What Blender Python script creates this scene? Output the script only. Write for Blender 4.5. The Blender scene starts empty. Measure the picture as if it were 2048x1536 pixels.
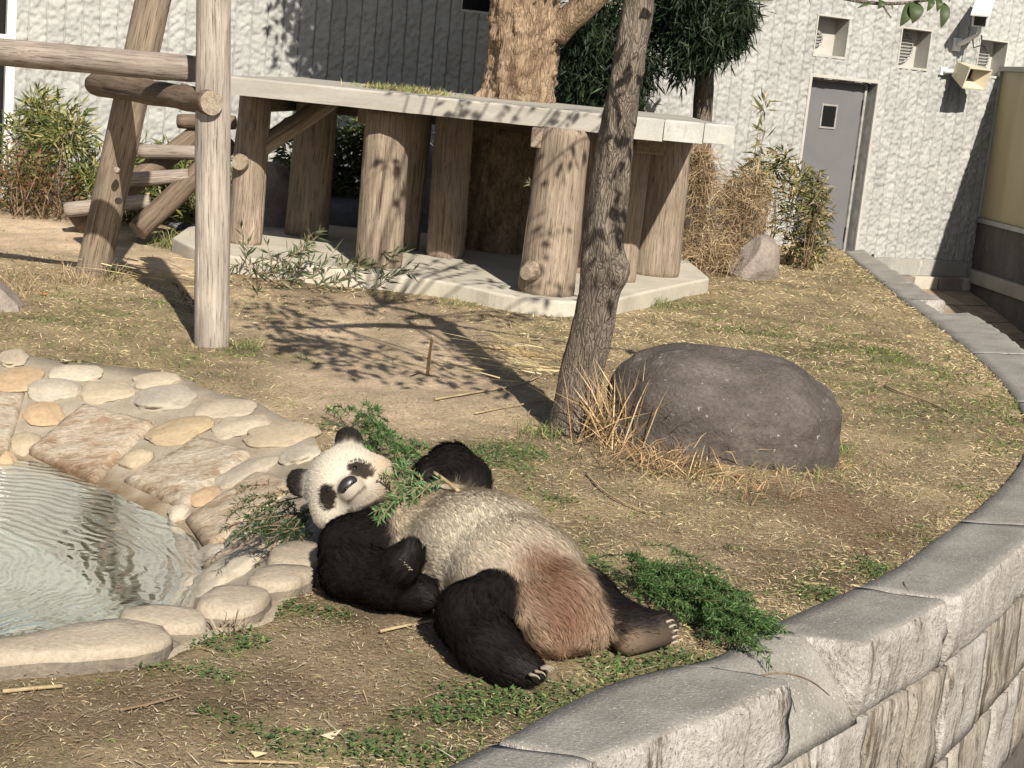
import bpy, bmesh, math, random
import numpy as np
from mathutils import Vector, Matrix
from mathutils.bvhtree import BVHTree

random.seed(7)
rng = np.random.default_rng(7)
sc = bpy.context.scene
COL = sc.collection

# ---------------------------------------------------------------- camera
EYE = np.array([0.0, 0.0, 1.70])                 # eye height over the lawn, metres
FOCAL = 3100.0                                   # focal length in pixels of a 2048 px wide picture
PITCH, ROLL = math.atan(615 / 3100), math.radians(5.58)
FWD = np.array([0, math.cos(PITCH), -math.sin(PITCH)])
UP0 = np.array([0, math.sin(PITCH), math.cos(PITCH)])
RGT = math.cos(ROLL) * np.array([1., 0, 0]) + math.sin(ROLL) * UP0
UPV = -math.sin(ROLL) * np.array([1., 0, 0]) + math.cos(ROLL) * UP0
cam_d = bpy.data.cameras.new('camera')
cam = bpy.data.objects.new('camera', cam_d)
COL.objects.link(cam)
cam_d.sensor_width = 36
cam_d.lens = FOCAL / 2048 * 36
cam_d.clip_start, cam_d.clip_end = 0.05, 500
cam.matrix_world = Matrix([[RGT[i], UPV[i], -FWD[i], EYE[i]] for i in range(3)] + [[0, 0, 0, 1]])
sc.camera = cam

# ---------------------------------------------------------------- sky and sun
SUN_EL = math.radians(36.5)
SUN_AZ = np.array([0.30, -0.954])                # horizontal direction towards the sun
SUN = np.array([SUN_AZ[0] * math.cos(SUN_EL), SUN_AZ[1] * math.cos(SUN_EL), math.sin(SUN_EL)])
world = bpy.data.worlds.new('World')
sc.world = world
world.use_nodes = True
wt = world.node_tree
sky = wt.nodes.new('ShaderNodeTexSky')
sky.sky_type = 'NISHITA'
sky.sun_disc = False
sky.sun_elevation = SUN_EL
sky.sun_rotation = math.atan2(SUN_AZ[0], SUN_AZ[1])
sky.air_density, sky.dust_density = 1.0, 1.5
wt.links.new(sky.outputs[0], wt.nodes['Background'].inputs[0])
wt.nodes['Background'].inputs[1].default_value = 0.05
sun_d = bpy.data.lights.new('sun', 'SUN')
sun_d.energy = 5.0
sun_d.angle = math.radians(0.55)
sun_d.color = (1.0, 0.93, 0.82)
sun = bpy.data.objects.new('sun', sun_d)
COL.objects.link(sun)
sun.rotation_euler = Vector(SUN).to_track_quat('Z', 'Y').to_euler()
sun.location = (3, -8, 9)
sc.view_settings.view_transform = 'Standard'
sc.view_settings.look = 'None'
sc.view_settings.exposure = 0.40
sc.view_settings.gamma = 1
sc.cycles.max_bounces = 6
sc.cycles.diffuse_bounces = 1
sc.cycles.transparent_max_bounces = 12

# ---------------------------------------------------------------- helpers
def ray_at(px, py):
    return FWD + RGT * (px - 1024) / FOCAL - UPV * (py - 768) / FOCAL

def at_z(px, py, z=0.0):
    d = ray_at(px, py)
    return EYE + d * (z - EYE[2]) / d[2]

def at_y(px, py, Y):
    d = ray_at(px, py)
    return EYE + d * Y / d[1]

def vn(p, seed=0):
    p = np.asarray(p, float)
    i = np.floor(p).astype(np.int64)
    f = p - i
    u = f * f * (3 - 2 * f)
    out = 0
    for dx in (0, 1):
        for dy in (0, 1):
            for dz in (0, 1):
                h = ((i[:, 0] + dx) * 374761393 + (i[:, 1] + dy) * 668265263 + (i[:, 2] + dz) * 2147483647 + seed * 1013904223) & 0xffffffff
                h = ((h ^ (h >> 13)) * 1274126177) & 0xffffffff
                h = ((h ^ (h >> 16)) * 2246822519) & 0xffffffff
                w = (u[:, 0] if dx else 1 - u[:, 0]) * (u[:, 1] if dy else 1 - u[:, 1]) * (u[:, 2] if dz else 1 - u[:, 2])
                out = out + w * (h / 4294967296.0)
    return out

def fbm(p, seed=0, octv=4):
    p = np.asarray(p, float)
    s, a, t = 0, 1.0, 0
    for k in range(octv):
        s = s + a * vn(p * 2 ** k, seed + k)
        t += a
        a *= 0.5
    return s / t

def nrm(v):
    v = np.asarray(v, float)
    return v / np.maximum(np.linalg.norm(v, axis=-1, keepdims=True), 1e-9)

def mesh(name, V, faces, smooth=True, col=None, midx=None):
    me = bpy.data.meshes.new(name)
    V = np.asarray(V, np.float32)
    if not isinstance(faces, (list, tuple)):
        faces = [faces]
    faces = [np.asarray(f, np.int32) for f in faces if len(f)]
    me.vertices.add(len(V))
    me.vertices.foreach_set('co', V.ravel())
    idx = np.concatenate([f.ravel() for f in faces])
    tot = np.concatenate([np.full(len(f), f.shape[1], np.int32) for f in faces])
    st = np.concatenate([[0], np.cumsum(tot)[:-1]]).astype(np.int32)
    me.loops.add(len(idx))
    me.loops.foreach_set('vertex_index', idx)
    me.polygons.add(len(tot))
    me.polygons.foreach_set('loop_start', st)
    if midx is not None:
        me.polygons.foreach_set('material_index', np.asarray(midx, np.int32))
    me.update(calc_edges=True)
    me.polygons.foreach_set('use_smooth', np.full(len(tot), smooth, bool))
    if col is not None:
        ca = me.color_attributes.new('Col', 'FLOAT_COLOR', 'POINT')
        c4 = np.ones((len(V), 4), np.float32)
        c4[:, :3] = col
        ca.data.foreach_set('color', c4.ravel())
    return me

def obj(name, me, mat=None, parent=None, loc=None, mw=None):
    o = bpy.data.objects.new(name, me)
    COL.objects.link(o)
    if me is not None and mat is not None:
        for m in (mat if isinstance(mat, (list, tuple)) else [mat]):
            if len(me.materials) < 8:
                me.materials.append(m)
    if parent is not None:
        o.parent = parent
    if mw is not None:
        o.matrix_world = mw
        if parent is not None:
            o.matrix_parent_inverse = Matrix.Identity(4)
            o.matrix_basis = parent.matrix_world.inverted() @ mw
    elif loc is not None:
        o.location = loc
    return o

def tag(o, label, cat=None, group=None, kind=None):
    if label: o['label'] = label
    if cat: o['category'] = cat
    if group: o['group'] = group
    if kind: o['kind'] = kind
    return o

def empty(name, label, cat, group=None):
    # parts are modelled in world coordinates, so the parent sits at the world origin
    o = bpy.data.objects.new(name, None)
    COL.objects.link(o)
    o.empty_display_size = 0.05
    return tag(o, label, cat, group)

# ---------------------------------------------------------------- geometry makers
def box_np(a, b):
    (x0, y0, z0), (x1, y1, z1) = a, b
    V = np.array([[x, y, z] for z in (z0, z1) for y in (y0, y1) for x in (x0, x1)], float)
    F = np.array([[0, 2, 3, 1], [4, 5, 7, 6], [0, 1, 5, 4], [2, 6, 7, 3], [0, 4, 6, 2], [1, 3, 7, 5]])
    return V, F

def bevel_box(name, size, bev=0.006, seg=2):
    bm = bmesh.new()
    bmesh.ops.create_cube(bm, size=1)
    bmesh.ops.scale(bm, vec=size, verts=bm.verts)
    bmesh.ops.bevel(bm, geom=bm.edges[:], offset=bev, segments=seg, affect='EDGES', profile=0.6)
    me = bpy.data.meshes.new(name)
    bm.to_mesh(me)
    bm.free()
    return me

def tube_np(pts, rad, seg=12, amp=0.0, nsc=8.0, seed=0, cap=True, ridge=0.0, squash=None):
    pts = np.asarray(pts, float)
    rad = np.asarray(rad, float)
    n = len(pts)
    tan = nrm(np.gradient(pts, axis=0))
    ref = np.array([0, 0, 1.]) if abs(tan[0][2]) < 0.9 else np.array([1., 0, 0])
    u = nrm(np.cross(tan[0], ref))
    V = []
    ang = np.linspace(0, 2 * math.pi, seg, endpoint=False)
    for i in range(n):
        u = nrm(u - tan[i] * np.dot(u, tan[i]))
        w = np.cross(tan[i], u)
        ring = np.cos(ang)[:, None] * u + np.sin(ang)[:, None] * w
        V.append(pts[i] + ring * rad[i])
    V = np.array(V)
    if amp:
        flat = V.reshape(-1, 3)
        c = np.repeat(pts, seg, axis=0)
        d = nrm(flat - c)
        q = flat * nsc
        if ridge:
            q = q * np.array([1, 1, ridge])
        flat = flat + d * ((fbm(q, seed, 3) - 0.5) * 2 * amp)[:, None]
        V = flat.reshape(n, seg, 3)
    V = V.reshape(-1, 3)
    i = np.arange(n - 1)[:, None] * seg
    j = np.arange(seg)[None, :]
    jn = (j + 1) % seg
    F4 = np.stack([i + j, i + jn, i + seg + jn, i + seg + j], -1).reshape(-1, 4)
    F3 = np.zeros((0, 3), int)
    if cap:
        V = np.vstack([V, pts[0], pts[-1]])
        a, b = len(V) - 2, len(V) - 1
        jj = np.arange(seg)
        F3 = np.vstack([np.stack([np.full(seg, a), (jj + 1) % seg, jj], -1),
                        np.stack([np.full(seg, b), (n - 1) * seg + jj, (n - 1) * seg + (jj + 1) % seg], -1)])
    return V, F4, F3

def join_np(parts):
    """parts: list of (V, F4, F3) -> one V, F4, F3 (one connected-kind piece such as a branch system)"""
    Vs, A, B, o = [], [], [], 0
    for V, F4, F3 in parts:
        Vs.append(V)
        A.append(np.asarray(F4).reshape(-1, 4) + o)
        B.append(np.asarray(F3).reshape(-1, 3) + o)
        o += len(V)
    return np.vstack(Vs), np.vstack(A), np.vstack(B)

def log(name, A, B, ra, rb, mats, parent, seg=28, seed=0, cracks=2, bow=0.0, amp=0.006, knots=3):
    """a timber log with its own local Z along the grain; slot 0 side, slot 1 end grain"""
    A, B = np.asarray(A, float), np.asarray(B, float)
    L = np.linalg.norm(B - A)
    n = max(8, int(L / 0.05))
    z = np.linspace(0, L, n)
    r = np.linspace(ra, rb, n)
    r[0] *= 0.955
    r[-1] *= 0.955
    rs = np.random.default_rng(seed + 100)
    ang = list(np.linspace(0, 2 * math.pi, seg, endpoint=False))
    cr = rs.uniform(0, 2 * math.pi, cracks)
    dw = .0045 / min(ra, rb)
    for c_ in cr:
        ang = [q_ for q_ in ang if abs((q_ - c_ + math.pi) % (2 * math.pi) - math.pi) > dw * 1.3] + [(c_ - dw) % (2 * math.pi), c_, (c_ + dw) % (2 * math.pi)]
    ang = np.sort(np.array(ang))
    seg = len(ang)
    bx = bow * np.sin(z / L * math.pi)
    V = np.stack([bx[:, None] + r[:, None] * np.cos(ang), r[:, None] * np.sin(ang), np.repeat(z[:, None], seg, 1)], -1)
    flat = V.reshape(-1, 3)
    d = nrm(flat * np.array([1, 1, 0]))
    q = flat * np.array([22, 22, 2.5]) + seed * 3.7
    off = (fbm(q, seed, 3) - 0.5) * 2 * amp
    off = off.reshape(n, seg)
    for k, c_ in enumerate(cr):
        j = int(np.argmin(np.abs(ang - c_)))
        z0, z1 = sorted(rs.uniform(0, L, 2))
        if k == 0: z0, z1 = 0, L * rs.uniform(0.6, 1)
        m = np.clip(np.minimum(z - z0, z1 - z) / .12, 0, 1)
        off[:, j] -= min(ra, rb) * rs.uniform(0.15, 0.30) * m
    for k in range(knots):
        j0, zk = rs.uniform(0, 2 * math.pi), rs.uniform(0.1, 0.9) * L
        da = (ang[None, :] - j0 + math.pi) % (2 * math.pi) - math.pi
        g = np.exp(-((da * ra / 0.035) ** 2 + ((z[:, None] - zk) / 0.035) ** 2))
        off += g * 0.012
    V = (flat + d * off.reshape(-1, 1))
    i = np.arange(n - 1)[:, None] * seg
    j = np.arange(seg)[None, :]
    jn = (j + 1) % seg
    F4 = np.stack([i + j, i + jn, i + seg + jn, i + seg + j], -1).reshape(-1, 4)
    V = np.vstack([V, [[bx[0], 0, 0.0]], [[bx[-1], 0, L]]])
    a, b = len(V) - 2, len(V) - 1
    jj = np.arange(seg)
    F3 = np.vstack([np.stack([np.full(seg, a), (jj + 1) % seg, jj], -1),
                    np.stack([np.full(seg, b), (n - 1) * seg + jj, (n - 1) * seg + (jj + 1) % seg], -1)])
    me = mesh(name, V, [F4, F3], True, midx=[0] * len(F4) + [1] * len(F3))
    for p in me.polygons[len(F4):]:
        p.use_smooth = False
    zax = Vector((B - A) / L)
    mw = Matrix.Translation(Vector(A)) @ zax.to_track_quat('Z', 'Y').to_matrix().to_4x4()
    return obj(name, me, mats, parent, mw=mw)

def blades_np(root, direc, length, width, side=None, bend=0.25, bdir=None):
    """thin tapered blades, 3 triangles each: (V, F4, F3); 5 vertices per blade"""
    n = len(root)
    direc = nrm(direc)
    if side is None:
        side = nrm(np.cross(direc, rng.normal(size=(n, 3))))
    if bdir is None:
        bdir = np.array([0, 0, -1.0])
    length = np.asarray(length).reshape(-1, 1) * np.ones((n, 1))
    width = np.asarray(width).reshape(-1, 1) * np.ones((n, 1))
    mid = root + direc * length * 0.5 + bdir * length * bend * 0.12
    tip = root + direc * length * (1 - 0.3 * abs(bend)) + bdir * length * bend * 0.5
    V = np.stack([root - side * width * .5, root + side * width * .5, mid + side * width * .4, mid - side * width * .4, tip], 1).reshape(-1, 3)
    k = np.arange(n)[:, None] * 5
    return V, k + np.array([[0, 1, 2, 3]]), k + np.array([[3, 2, 4]])

def leaves_np(root, direc, length, width, side=None, fold=0.18, droop=0.0):
    """lance-shaped leaves, folded along the midrib: 6 vertices, 4 triangles each"""
    n = len(root)
    direc = nrm(direc)
    if side is None:
        side = nrm(np.cross(direc, rng.normal(size=(n, 3))))
    up = nrm(np.cross(side, direc))
    length = np.asarray(length).reshape(-1, 1) * np.ones((n, 1))
    width = np.asarray(width).reshape(-1, 1) * np.ones((n, 1))
    m = root + direc * length * 0.42 - np.array([0, 0, 1]) * length * droop * .3
    tip = root + direc * length - np.array([0, 0, 1]) * length * droop
    l = m + side * width * .5 + up * width * fold
    r = m - side * width * .5 + up * width * fold
    V = np.stack([root, l, m, r, tip], 1).reshape(-1, 3)
    k = np.arange(n)[:, None] * 5
    F3 = np.concatenate([k + np.array([[0, 2, 1]]), k + np.array([[0, 3, 2]]), k + np.array([[1, 2, 4]]), k + np.array([[2, 3, 4]])])
    return V, np.zeros((0, 4), int), F3

def pick(cols, n, jit=0.12, p=None):
    cols = np.asarray(cols, float)
    c = cols[rng.choice(len(cols), n, p=p)]
    return np.clip(c * (1 + rng.normal(0, jit, (n, 1))), 0.005, 1)

# ---------------------------------------------------------------- materials
def nodes_of(name):
    m = bpy.data.materials.new(name)
    m.use_nodes = True
    return m, m.node_tree, m.node_tree.nodes['Principled BSDF']

def nd(t, kind, **kw):
    n = t.nodes.new(kind)
    for k, v in kw.items():
        setattr(n, k, v)
    return n

def noise(t, vec, scale, detail=5, rough=0.55):
    n = nd(t, 'ShaderNodeTexNoise')
    n.inputs['Scale'].default_value = scale
    n.inputs['Detail'].default_value = detail
    n.inputs['Roughness'].default_value = rough
    if vec is not None:
        t.links.new(vec, n.inputs['Vector'])
    return n.outputs['Fac']

def ramp(t, fac, stops):
    n = nd(t, 'ShaderNodeValToRGB')
    e = n.color_ramp.elements
    while len(e) < len(stops):
        e.new(0.5)
    for k, (pos, c) in enumerate(stops):
        e[k].position = pos
        e[k].color = (*c, 1) if len(c) == 3 else c
    t.links.new(fac, n.inputs[0])
    return n.outputs[0]

def mixc(t, fac, a, b, mode='MIX'):
    n = nd(t, 'ShaderNodeMix', data_type='RGBA', blend_type=mode)
    for sock, v in ((n.inputs[0], fac), (n.inputs[6], a), (n.inputs[7], b)):
        if isinstance(v, (int, float)):
            sock.default_value = v
        elif isinstance(v, tuple):
            sock.default_value = (*v, 1)
        else:
            t.links.new(v, sock)
    return n.outputs[2]

def coords(t, stretch=(1, 1, 1), which='Object', rand=False):
    tc = nd(t, 'ShaderNodeTexCoord')
    mp = nd(t, 'ShaderNodeMapping')
    mp.inputs['Scale'].default_value = stretch
    t.links.new(tc.outputs[which], mp.inputs['Vector'])
    if rand:
        oi = nd(t, 'ShaderNodeObjectInfo')
        sc_ = nd(t, 'ShaderNodeVectorMath', operation='SCALE')
        cb = nd(t, 'ShaderNodeCombineXYZ')
        for k in range(3):
            t.links.new(oi.outputs['Random'], cb.inputs[k])
        t.links.new(cb.outputs[0], sc_.inputs[0])
        sc_.inputs['Scale'].default_value = 37.0
        t.links.new(sc_.outputs[0], mp.inputs['Location'])
    return mp.outputs[0]

def bump(t, bsdf, h, strength=0.4, dist=0.01, prev=None):
    b = nd(t, 'ShaderNodeBump')
    b.inputs['Strength'].default_value = strength
    b.inputs['Distance'].default_value = dist
    t.links.new(h, b.inputs['Height'])
    if prev is not None:
        t.links.new(prev, b.inputs['Normal'])
    t.links.new(b.outputs[0], bsdf.inputs['Normal'])
    return b.outputs[0]

def m_surface(name, stops, scale=6, rough=0.85, stretch=(1, 1, 1), fine=60, fine_amt=0.5, bstr=0.4, bdist=0.006, speck=None, tint=None, stain=None, spec=0.3):
    """general mineral or timber surface: coarse ramp, fine grain, optional specks, per-object tint and stains"""
    m, t, b = nodes_of(name)
    v = coords(t, stretch, rand=True)
    c = ramp(t, noise(t, v, scale, 6, 0.6), stops)
    fn = noise(t, v, fine, 4, 0.7)
    g = ramp(t, fn, [(0.25, (1 - fine_amt,) * 3), (0.75, (1 + 0.0,) * 3)])
    c = mixc(t, 1.0, c, g, 'MULTIPLY')
    if speck:
        sn = noise(t, v, speck[1], 2, 0.5)
        c = mixc(t, ramp(t, sn, [(speck[2], (0, 0, 0)), (speck[2] + 0.04, (1, 1, 1))]), c, speck[0])
    if stain:
        v2 = coords(t, stain[1], rand=True)
        sn = noise(t, v2, stain[2], 9, 0.78)
        c = mixc(t, ramp(t, sn, [(stain[3], (0, 0, 0)), (stain[3] + stain[4], (1, 1, 1))]), c, stain[0])
    if tint:
        oi = nd(t, 'ShaderNodeObjectInfo')
        c = mixc(t, 1.0, c, ramp(t, oi.outputs['Random'], tint), 'MULTIPLY')
    t.links.new(c, b.inputs['Base Color'])
    b.inputs['Roughness'].default_value = rough
    b.inputs['Specular IOR Level'].default_value = spec
    p = bump(t, b, fn, bstr, bdist)
    return m

def m_attr(name, rough=0.7, trans=0.0, spec=0.3, var=0.0):
    """colour comes from the per-blade colour attribute; optional translucency for thin leaves"""
    m, t, b = nodes_of(name)
    a = nd(t, 'ShaderNodeAttribute', attribute_name='Col')
    t.links.new(a.outputs['Color'], b.inputs['Base Color'])
    b.inputs['Roughness'].default_value = rough
    b.inputs['Specular IOR Level'].default_value = spec
    if trans:
        tr = nd(t, 'ShaderNodeBsdfTranslucent')
        t.links.new(a.outputs['Color'], tr.inputs['Color'])
        mx = nd(t, 'ShaderNodeMixShader')
        mx.inputs[0].default_value = trans
        t.links.new(b.outputs[0], mx.inputs[1])
        t.links.new(tr.outputs[0], mx.inputs[2])
        t.links.new(mx.outputs[0], t.nodes['Material Output'].inputs['Surface'])
    return m

def m_plain(name, col, rough=0.5, metal=0.0, spec=0.5, nscale=40, amt=0.15):
    m, t, b = nodes_of(name)
    v = coords(t)
    n = noise(t, v, nscale, 4)
    c = ramp(t, n, [(0.3, tuple(x * (1 - amt) for x in col)), (0.7, tuple(min(1, x * (1 + amt)) for x in col))])
    t.links.new(c, b.inputs['Base Color'])
    b.inputs['Roughness'].default_value = rough
    b.inputs['Metallic'].default_value = metal
    b.inputs['Specular IOR Level'].default_value = spec
    return m

def m_wood(name, lo, hi, dark, scale=3.0, crack=0.55):
    m, t, b = nodes_of(name)
    v = coords(t, (14, 14, 0.9), rand=True)
    n1 = noise(t, v, scale, 6, 0.65)
    c = ramp(t, n1, [(0.28, lo), (0.7, hi)])
    v2 = coords(t, (60, 60, 2.0), rand=True)
    n2 = noise(t, v2, 2.2, 5, 0.7)
    c = mixc(t, ramp(t, n2, [(crack, (0, 0, 0)), (crack + 0.06, (0.85, 0.85, 0.85))]), c, dark)
    v3 = coords(t, (2, 2, 1.2), rand=True)
    c = mixc(t, 1.0, c, ramp(t, noise(t, v3, 2.0, 4), [(0.3, (0.72, 0.70, 0.68)), (0.7, (1.08, 1.04, 1.0))]), 'MULTIPLY')
    t.links.new(c, b.inputs['Base Color'])
    b.inputs['Roughness'].default_value = 0.8
    b.inputs['Specular IOR Level'].default_value = 0.25
    bump(t, b, n2, 0.5, 0.006)
    return m

M = {}
M['ground'] = None
M['wood_grey'] = m_wood('weathered grey log', (0.215, 0.182, 0.155), (0.45, 0.395, 0.345), (0.09, 0.065, 0.05))
M['wood_pale'] = m_wood('pale grey post', (0.27, 0.24, 0.21), (0.56, 0.51, 0.455), (0.12, 0.095, 0.075))
M['wood_tan'] = m_wood('tan peeled log', (0.19, 0.152, 0.115), (0.44, 0.365, 0.29), (0.075, 0.052, 0.035))
M['wood_dark'] = m_wood('brown old log', (0.115, 0.085, 0.06), (0.26, 0.20, 0.15), (0.05, 0.035, 0.025))
M['end_grain'] = m_surface('log end grain', [(0.3, (0.30, 0.24, 0.17)), (0.7, (0.50, 0.42, 0.32))], 30, 0.85, fine=120)
M['bark'] = m_surface('grey brown bark', [(0.25, (0.095, 0.070, 0.052)), (0.5, (0.175, 0.138, 0.108)), (0.78, (0.275, 0.23, 0.185))], 9, 0.9, (2.2, 2.2, 0.7), 45, 0.6, 0.9, 0.02)
M['bark_old'] = m_surface('flaking old bark', [(0.25, (0.13, 0.085, 0.055)), (0.48, (0.32, 0.22, 0.14)), (0.75, (0.48, 0.36, 0.25))], 5, 0.9, (2, 2, 0.9), 30, 0.6, 1.0, 0.03)
def m_bark(name, stops, dark, vs, stretch, cr=.10, amt=1.0):
    m, t, b = nodes_of(name)
    v = coords(t, stretch, rand=True)
    nz = noise(t, v, 5, 5, .7)
    mx = nd(t, 'ShaderNodeMix', data_type='VECTOR')
    mx.inputs[0].default_value = .30
    t.links.new(v, mx.inputs[4])
    nc = nd(t, 'ShaderNodeTexNoise')
    nc.inputs['Scale'].default_value = 9
    t.links.new(v, nc.inputs['Vector'])
    t.links.new(nc.outputs['Color'], mx.inputs[5])
    vo = nd(t, 'ShaderNodeTexVoronoi', feature='DISTANCE_TO_EDGE')
    vo.inputs['Scale'].default_value = vs
    t.links.new(mx.outputs[1], vo.inputs['Vector'])
    c = ramp(t, nz, stops)
    fn = noise(t, v, 60, 4, .7)
    c = mixc(t, 1.0, c, ramp(t, fn, [(.3, (.6, .6, .6)), (.7, (1.1, 1.1, 1.1))]), 'MULTIPLY')
    c = mixc(t, ramp(t, vo.outputs['Distance'], [(0.0, (amt,) * 3), (cr, (0, 0, 0))]), c, dark)
    t.links.new(c, b.inputs['Base Color'])
    b.inputs['Roughness'].default_value = .92
    b.inputs['Specular IOR Level'].default_value = .15
    hh = nd(t, 'ShaderNodeMath', operation='MULTIPLY_ADD')
    t.links.new(fn, hh.inputs[0]); hh.inputs[1].default_value = .25
    cl = nd(t, 'ShaderNodeMath', operation='MINIMUM')
    t.links.new(vo.outputs['Distance'], cl.inputs[0]); cl.inputs[1].default_value = cr * 2.2
    t.links.new(cl.outputs[0], hh.inputs[2])
    bump(t, b, hh.outputs[0], 1.0, .04)
    return m
M['bark'] = m_bark('grey brown bark', [(.3, (.15, .12, .095)), (.7, (.31, .26, .21))], (.075, .058, .045), 34, (1.5, 1.5, .34), .07, .75)
M['bark_old'] = m_bark('flaking old bark', [(.30, (.15, .10, .062)), (.5, (.34, .245, .16)), (.72, (.50, .385, .27))], (.11, .068, .042), 13, (1.3, 1.3, .34), .09, .6)
M['concrete'] = m_surface('weathered concrete', [(0.25, (0.30, 0.28, 0.25)), (0.7, (0.46, 0.44, 0.40))], 3, 0.85, fine=70, fine_amt=0.25, bstr=0.25, stain=((0.20, 0.19, 0.16), (1, 1, 0.5), 2.5, 0.58, 0.15))
M['slab'] = m_surface('pale cement slab', [(0.25, (0.46, 0.42, 0.34)), (0.7, (0.66, 0.61, 0.51))], 2.5, 0.85, fine=60, fine_amt=0.22, bstr=0.2, stain=((0.36, 0.30, 0.21), (1, 1, 1), 2.0, 0.60, 0.14))
M['deck'] = m_surface('grey deck edge', [(0.25, (0.36, 0.335, 0.29)), (0.7, (0.52, 0.49, 0.43))], 3, 0.85, (0.5, 0.5, 4), 50, 0.25, 0.25, stain=((0.24, 0.21, 0.17), (0.6, 0.6, 6), 3, 0.60, 0.12))
M['edge'] = m_surface('whitish cast edge block', [(0.25, (0.40, 0.39, 0.36)), (0.7, (0.58, 0.57, 0.53))], 3, 0.85, fine=60, fine_amt=0.25, bstr=0.25, stain=((0.30, 0.29, 0.26), (1, 1, 0.5), 3.0, 0.60, 0.12))
M['mortar'] = m_surface('sandy mortar', [(0.25, (0.36, 0.30, 0.22)), (0.7, (0.52, 0.45, 0.35))], 5, 0.9, fine=90, fine_amt=0.35, bstr=0.5)
M['pebble'] = m_surface('river stone', [(0.25, (0.46, 0.40, 0.31)), (0.72, (0.66, 0.60, 0.50))], 6, 0.8, fine=60, fine_amt=0.38, bstr=0.4, stain=((0.33, 0.28, 0.21), (1, 1, 1), 3.5, 0.62, 0.12), tint=[(0.0, (1, 0.98, 0.95)), (0.35, (0.92, 0.80, 0.62)), (0.6, (1.08, 1.06, 1.02)), (0.85, (0.84, 0.84, 0.84)), (1.0, (1.0, 0.9, 0.76))])
M['pebble_tan'] = m_surface('tan river stone', [(0.25, (0.44, 0.30, 0.17)), (0.72, (0.60, 0.45, 0.29))], 4, 0.75, fine=70, fine_amt=0.25, bstr=0.25)
M['rimstone'] = m_surface('buff rim stone', [(0.25, (0.42, 0.35, 0.26)), (0.72, (0.58, 0.50, 0.39))], 3.5, 0.88, fine=70, fine_amt=0.38, bstr=0.5, bdist=.01, stain=((0.24, 0.21, 0.165), (1, 1, 0.6), 5.0, 0.57, 0.12))
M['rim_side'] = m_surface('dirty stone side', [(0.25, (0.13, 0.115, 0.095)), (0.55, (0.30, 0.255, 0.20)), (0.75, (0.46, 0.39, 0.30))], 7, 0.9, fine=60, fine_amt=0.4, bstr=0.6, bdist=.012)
def m_flag():
    m, t, b = nodes_of('rusty flagstone')
    v = coords(t, (1, 1.6, 1), rand=True)
    n1 = noise(t, v, 7, 8, .72)
    c = ramp(t, n1, [(.28, (.26, .155, .085)), (.40, (.45, .32, .21)), (.50, (.60, .50, .38)), (.72, (.72, .635, .52))])
    fn = noise(t, v, 42, 5, .75)
    c = mixc(t, 1.0, c, ramp(t, fn, [(.3, (.55, .52, .48)), (.65, (1.05, 1.05, 1.05))]), 'MULTIPLY')
    oi = nd(t, 'ShaderNodeObjectInfo')
    c = mixc(t, 1.0, c, ramp(t, oi.outputs['Random'], [(0, (1, .95, .9)), (.5, (.95, .98, 1)), (1, (1, .92, .82))]), 'MULTIPLY')
    geo, sp_ = nd(t, 'ShaderNodeNewGeometry'), nd(t, 'ShaderNodeSeparateXYZ')
    t.links.new(geo.outputs['Position'], sp_.inputs[0])
    ad = nd(t, 'ShaderNodeMath', operation='MULTIPLY_ADD')
    t.links.new(n1, ad.inputs[0]); ad.inputs[1].default_value = .10
    t.links.new(sp_.outputs[2], ad.inputs[2])
    mr = nd(t, 'ShaderNodeMapRange')
    mr.inputs[1].default_value, mr.inputs[2].default_value = -.25 + .12, -.25 + .055
    t.links.new(ad.outputs[0], mr.inputs[0])
    c = mixc(t, mr.outputs[0], c, ramp(t, fn, [(.3, (.08, .045, .02)), (.7, (.24, .145, .07))]))      # algae and rust along the water line
    t.links.new(c, b.inputs['Base Color'])
    b.inputs['Roughness'].default_value = .85
    bump(t, b, n1, 1.0, .03)
    return m
M['flag'] = m_flag()
M['granite'] = m_surface('streaked split granite', [(0.25, (0.40, 0.36, 0.32)), (0.65, (0.66, 0.62, 0.57))], 6, 0.85, (1, 1, 1), 45, 0.5, 0.9, 0.02, speck=((0.12, 0.11, 0.10), 110, 0.66), stain=((0.13, 0.105, 0.085), (3.2, 3.2, 0.55), 2.6, 0.535, 0.07))
M['granite_low'] = m_surface('tan stained wall stone', [(0.25, (0.32, 0.27, 0.21)), (0.65, (0.56, 0.51, 0.44))], 5, 0.85, (1, 1, 0.6), 45, 0.5, 0.9, 0.02, speck=((0.10, 0.09, 0.08), 110, 0.66), stain=((0.10, 0.078, 0.06), (3.5, 3.5, 0.4), 2.4, 0.50, 0.10))
M['cap_top'] = m_surface('grey worn granite top', [(0.25, (0.27, 0.25, 0.22)), (0.7, (0.45, 0.425, 0.38))], 4, 0.9, (1, 1, 1), 90, 0.45, 0.7, 0.008, speck=((0.54, 0.51, 0.47), 120, 0.64), stain=((0.19, 0.175, 0.15), (1, 1, 1), 6, 0.58, 0.12))
M['joint'] = m_surface('dark wall joint', [(0.25, (0.10, 0.085, 0.07)), (0.7, (0.22, 0.19, 0.16))], 6, 0.95)
M['boulder'] = m_surface('dark grey boulder', [(0.22, (0.062, 0.050, 0.043)), (0.5, (0.122, 0.102, 0.088)), (0.8, (0.22, 0.19, 0.168))], 3.0, 0.72, (1, 1, 1), 55, 0.55, 0.8, 0.012, speck=((0.32, 0.30, 0.29), 42, 0.70), stain=((0.24, 0.215, 0.20), (1, 1, 1), 4, 0.58, 0.16), spec=0.4)
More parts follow.
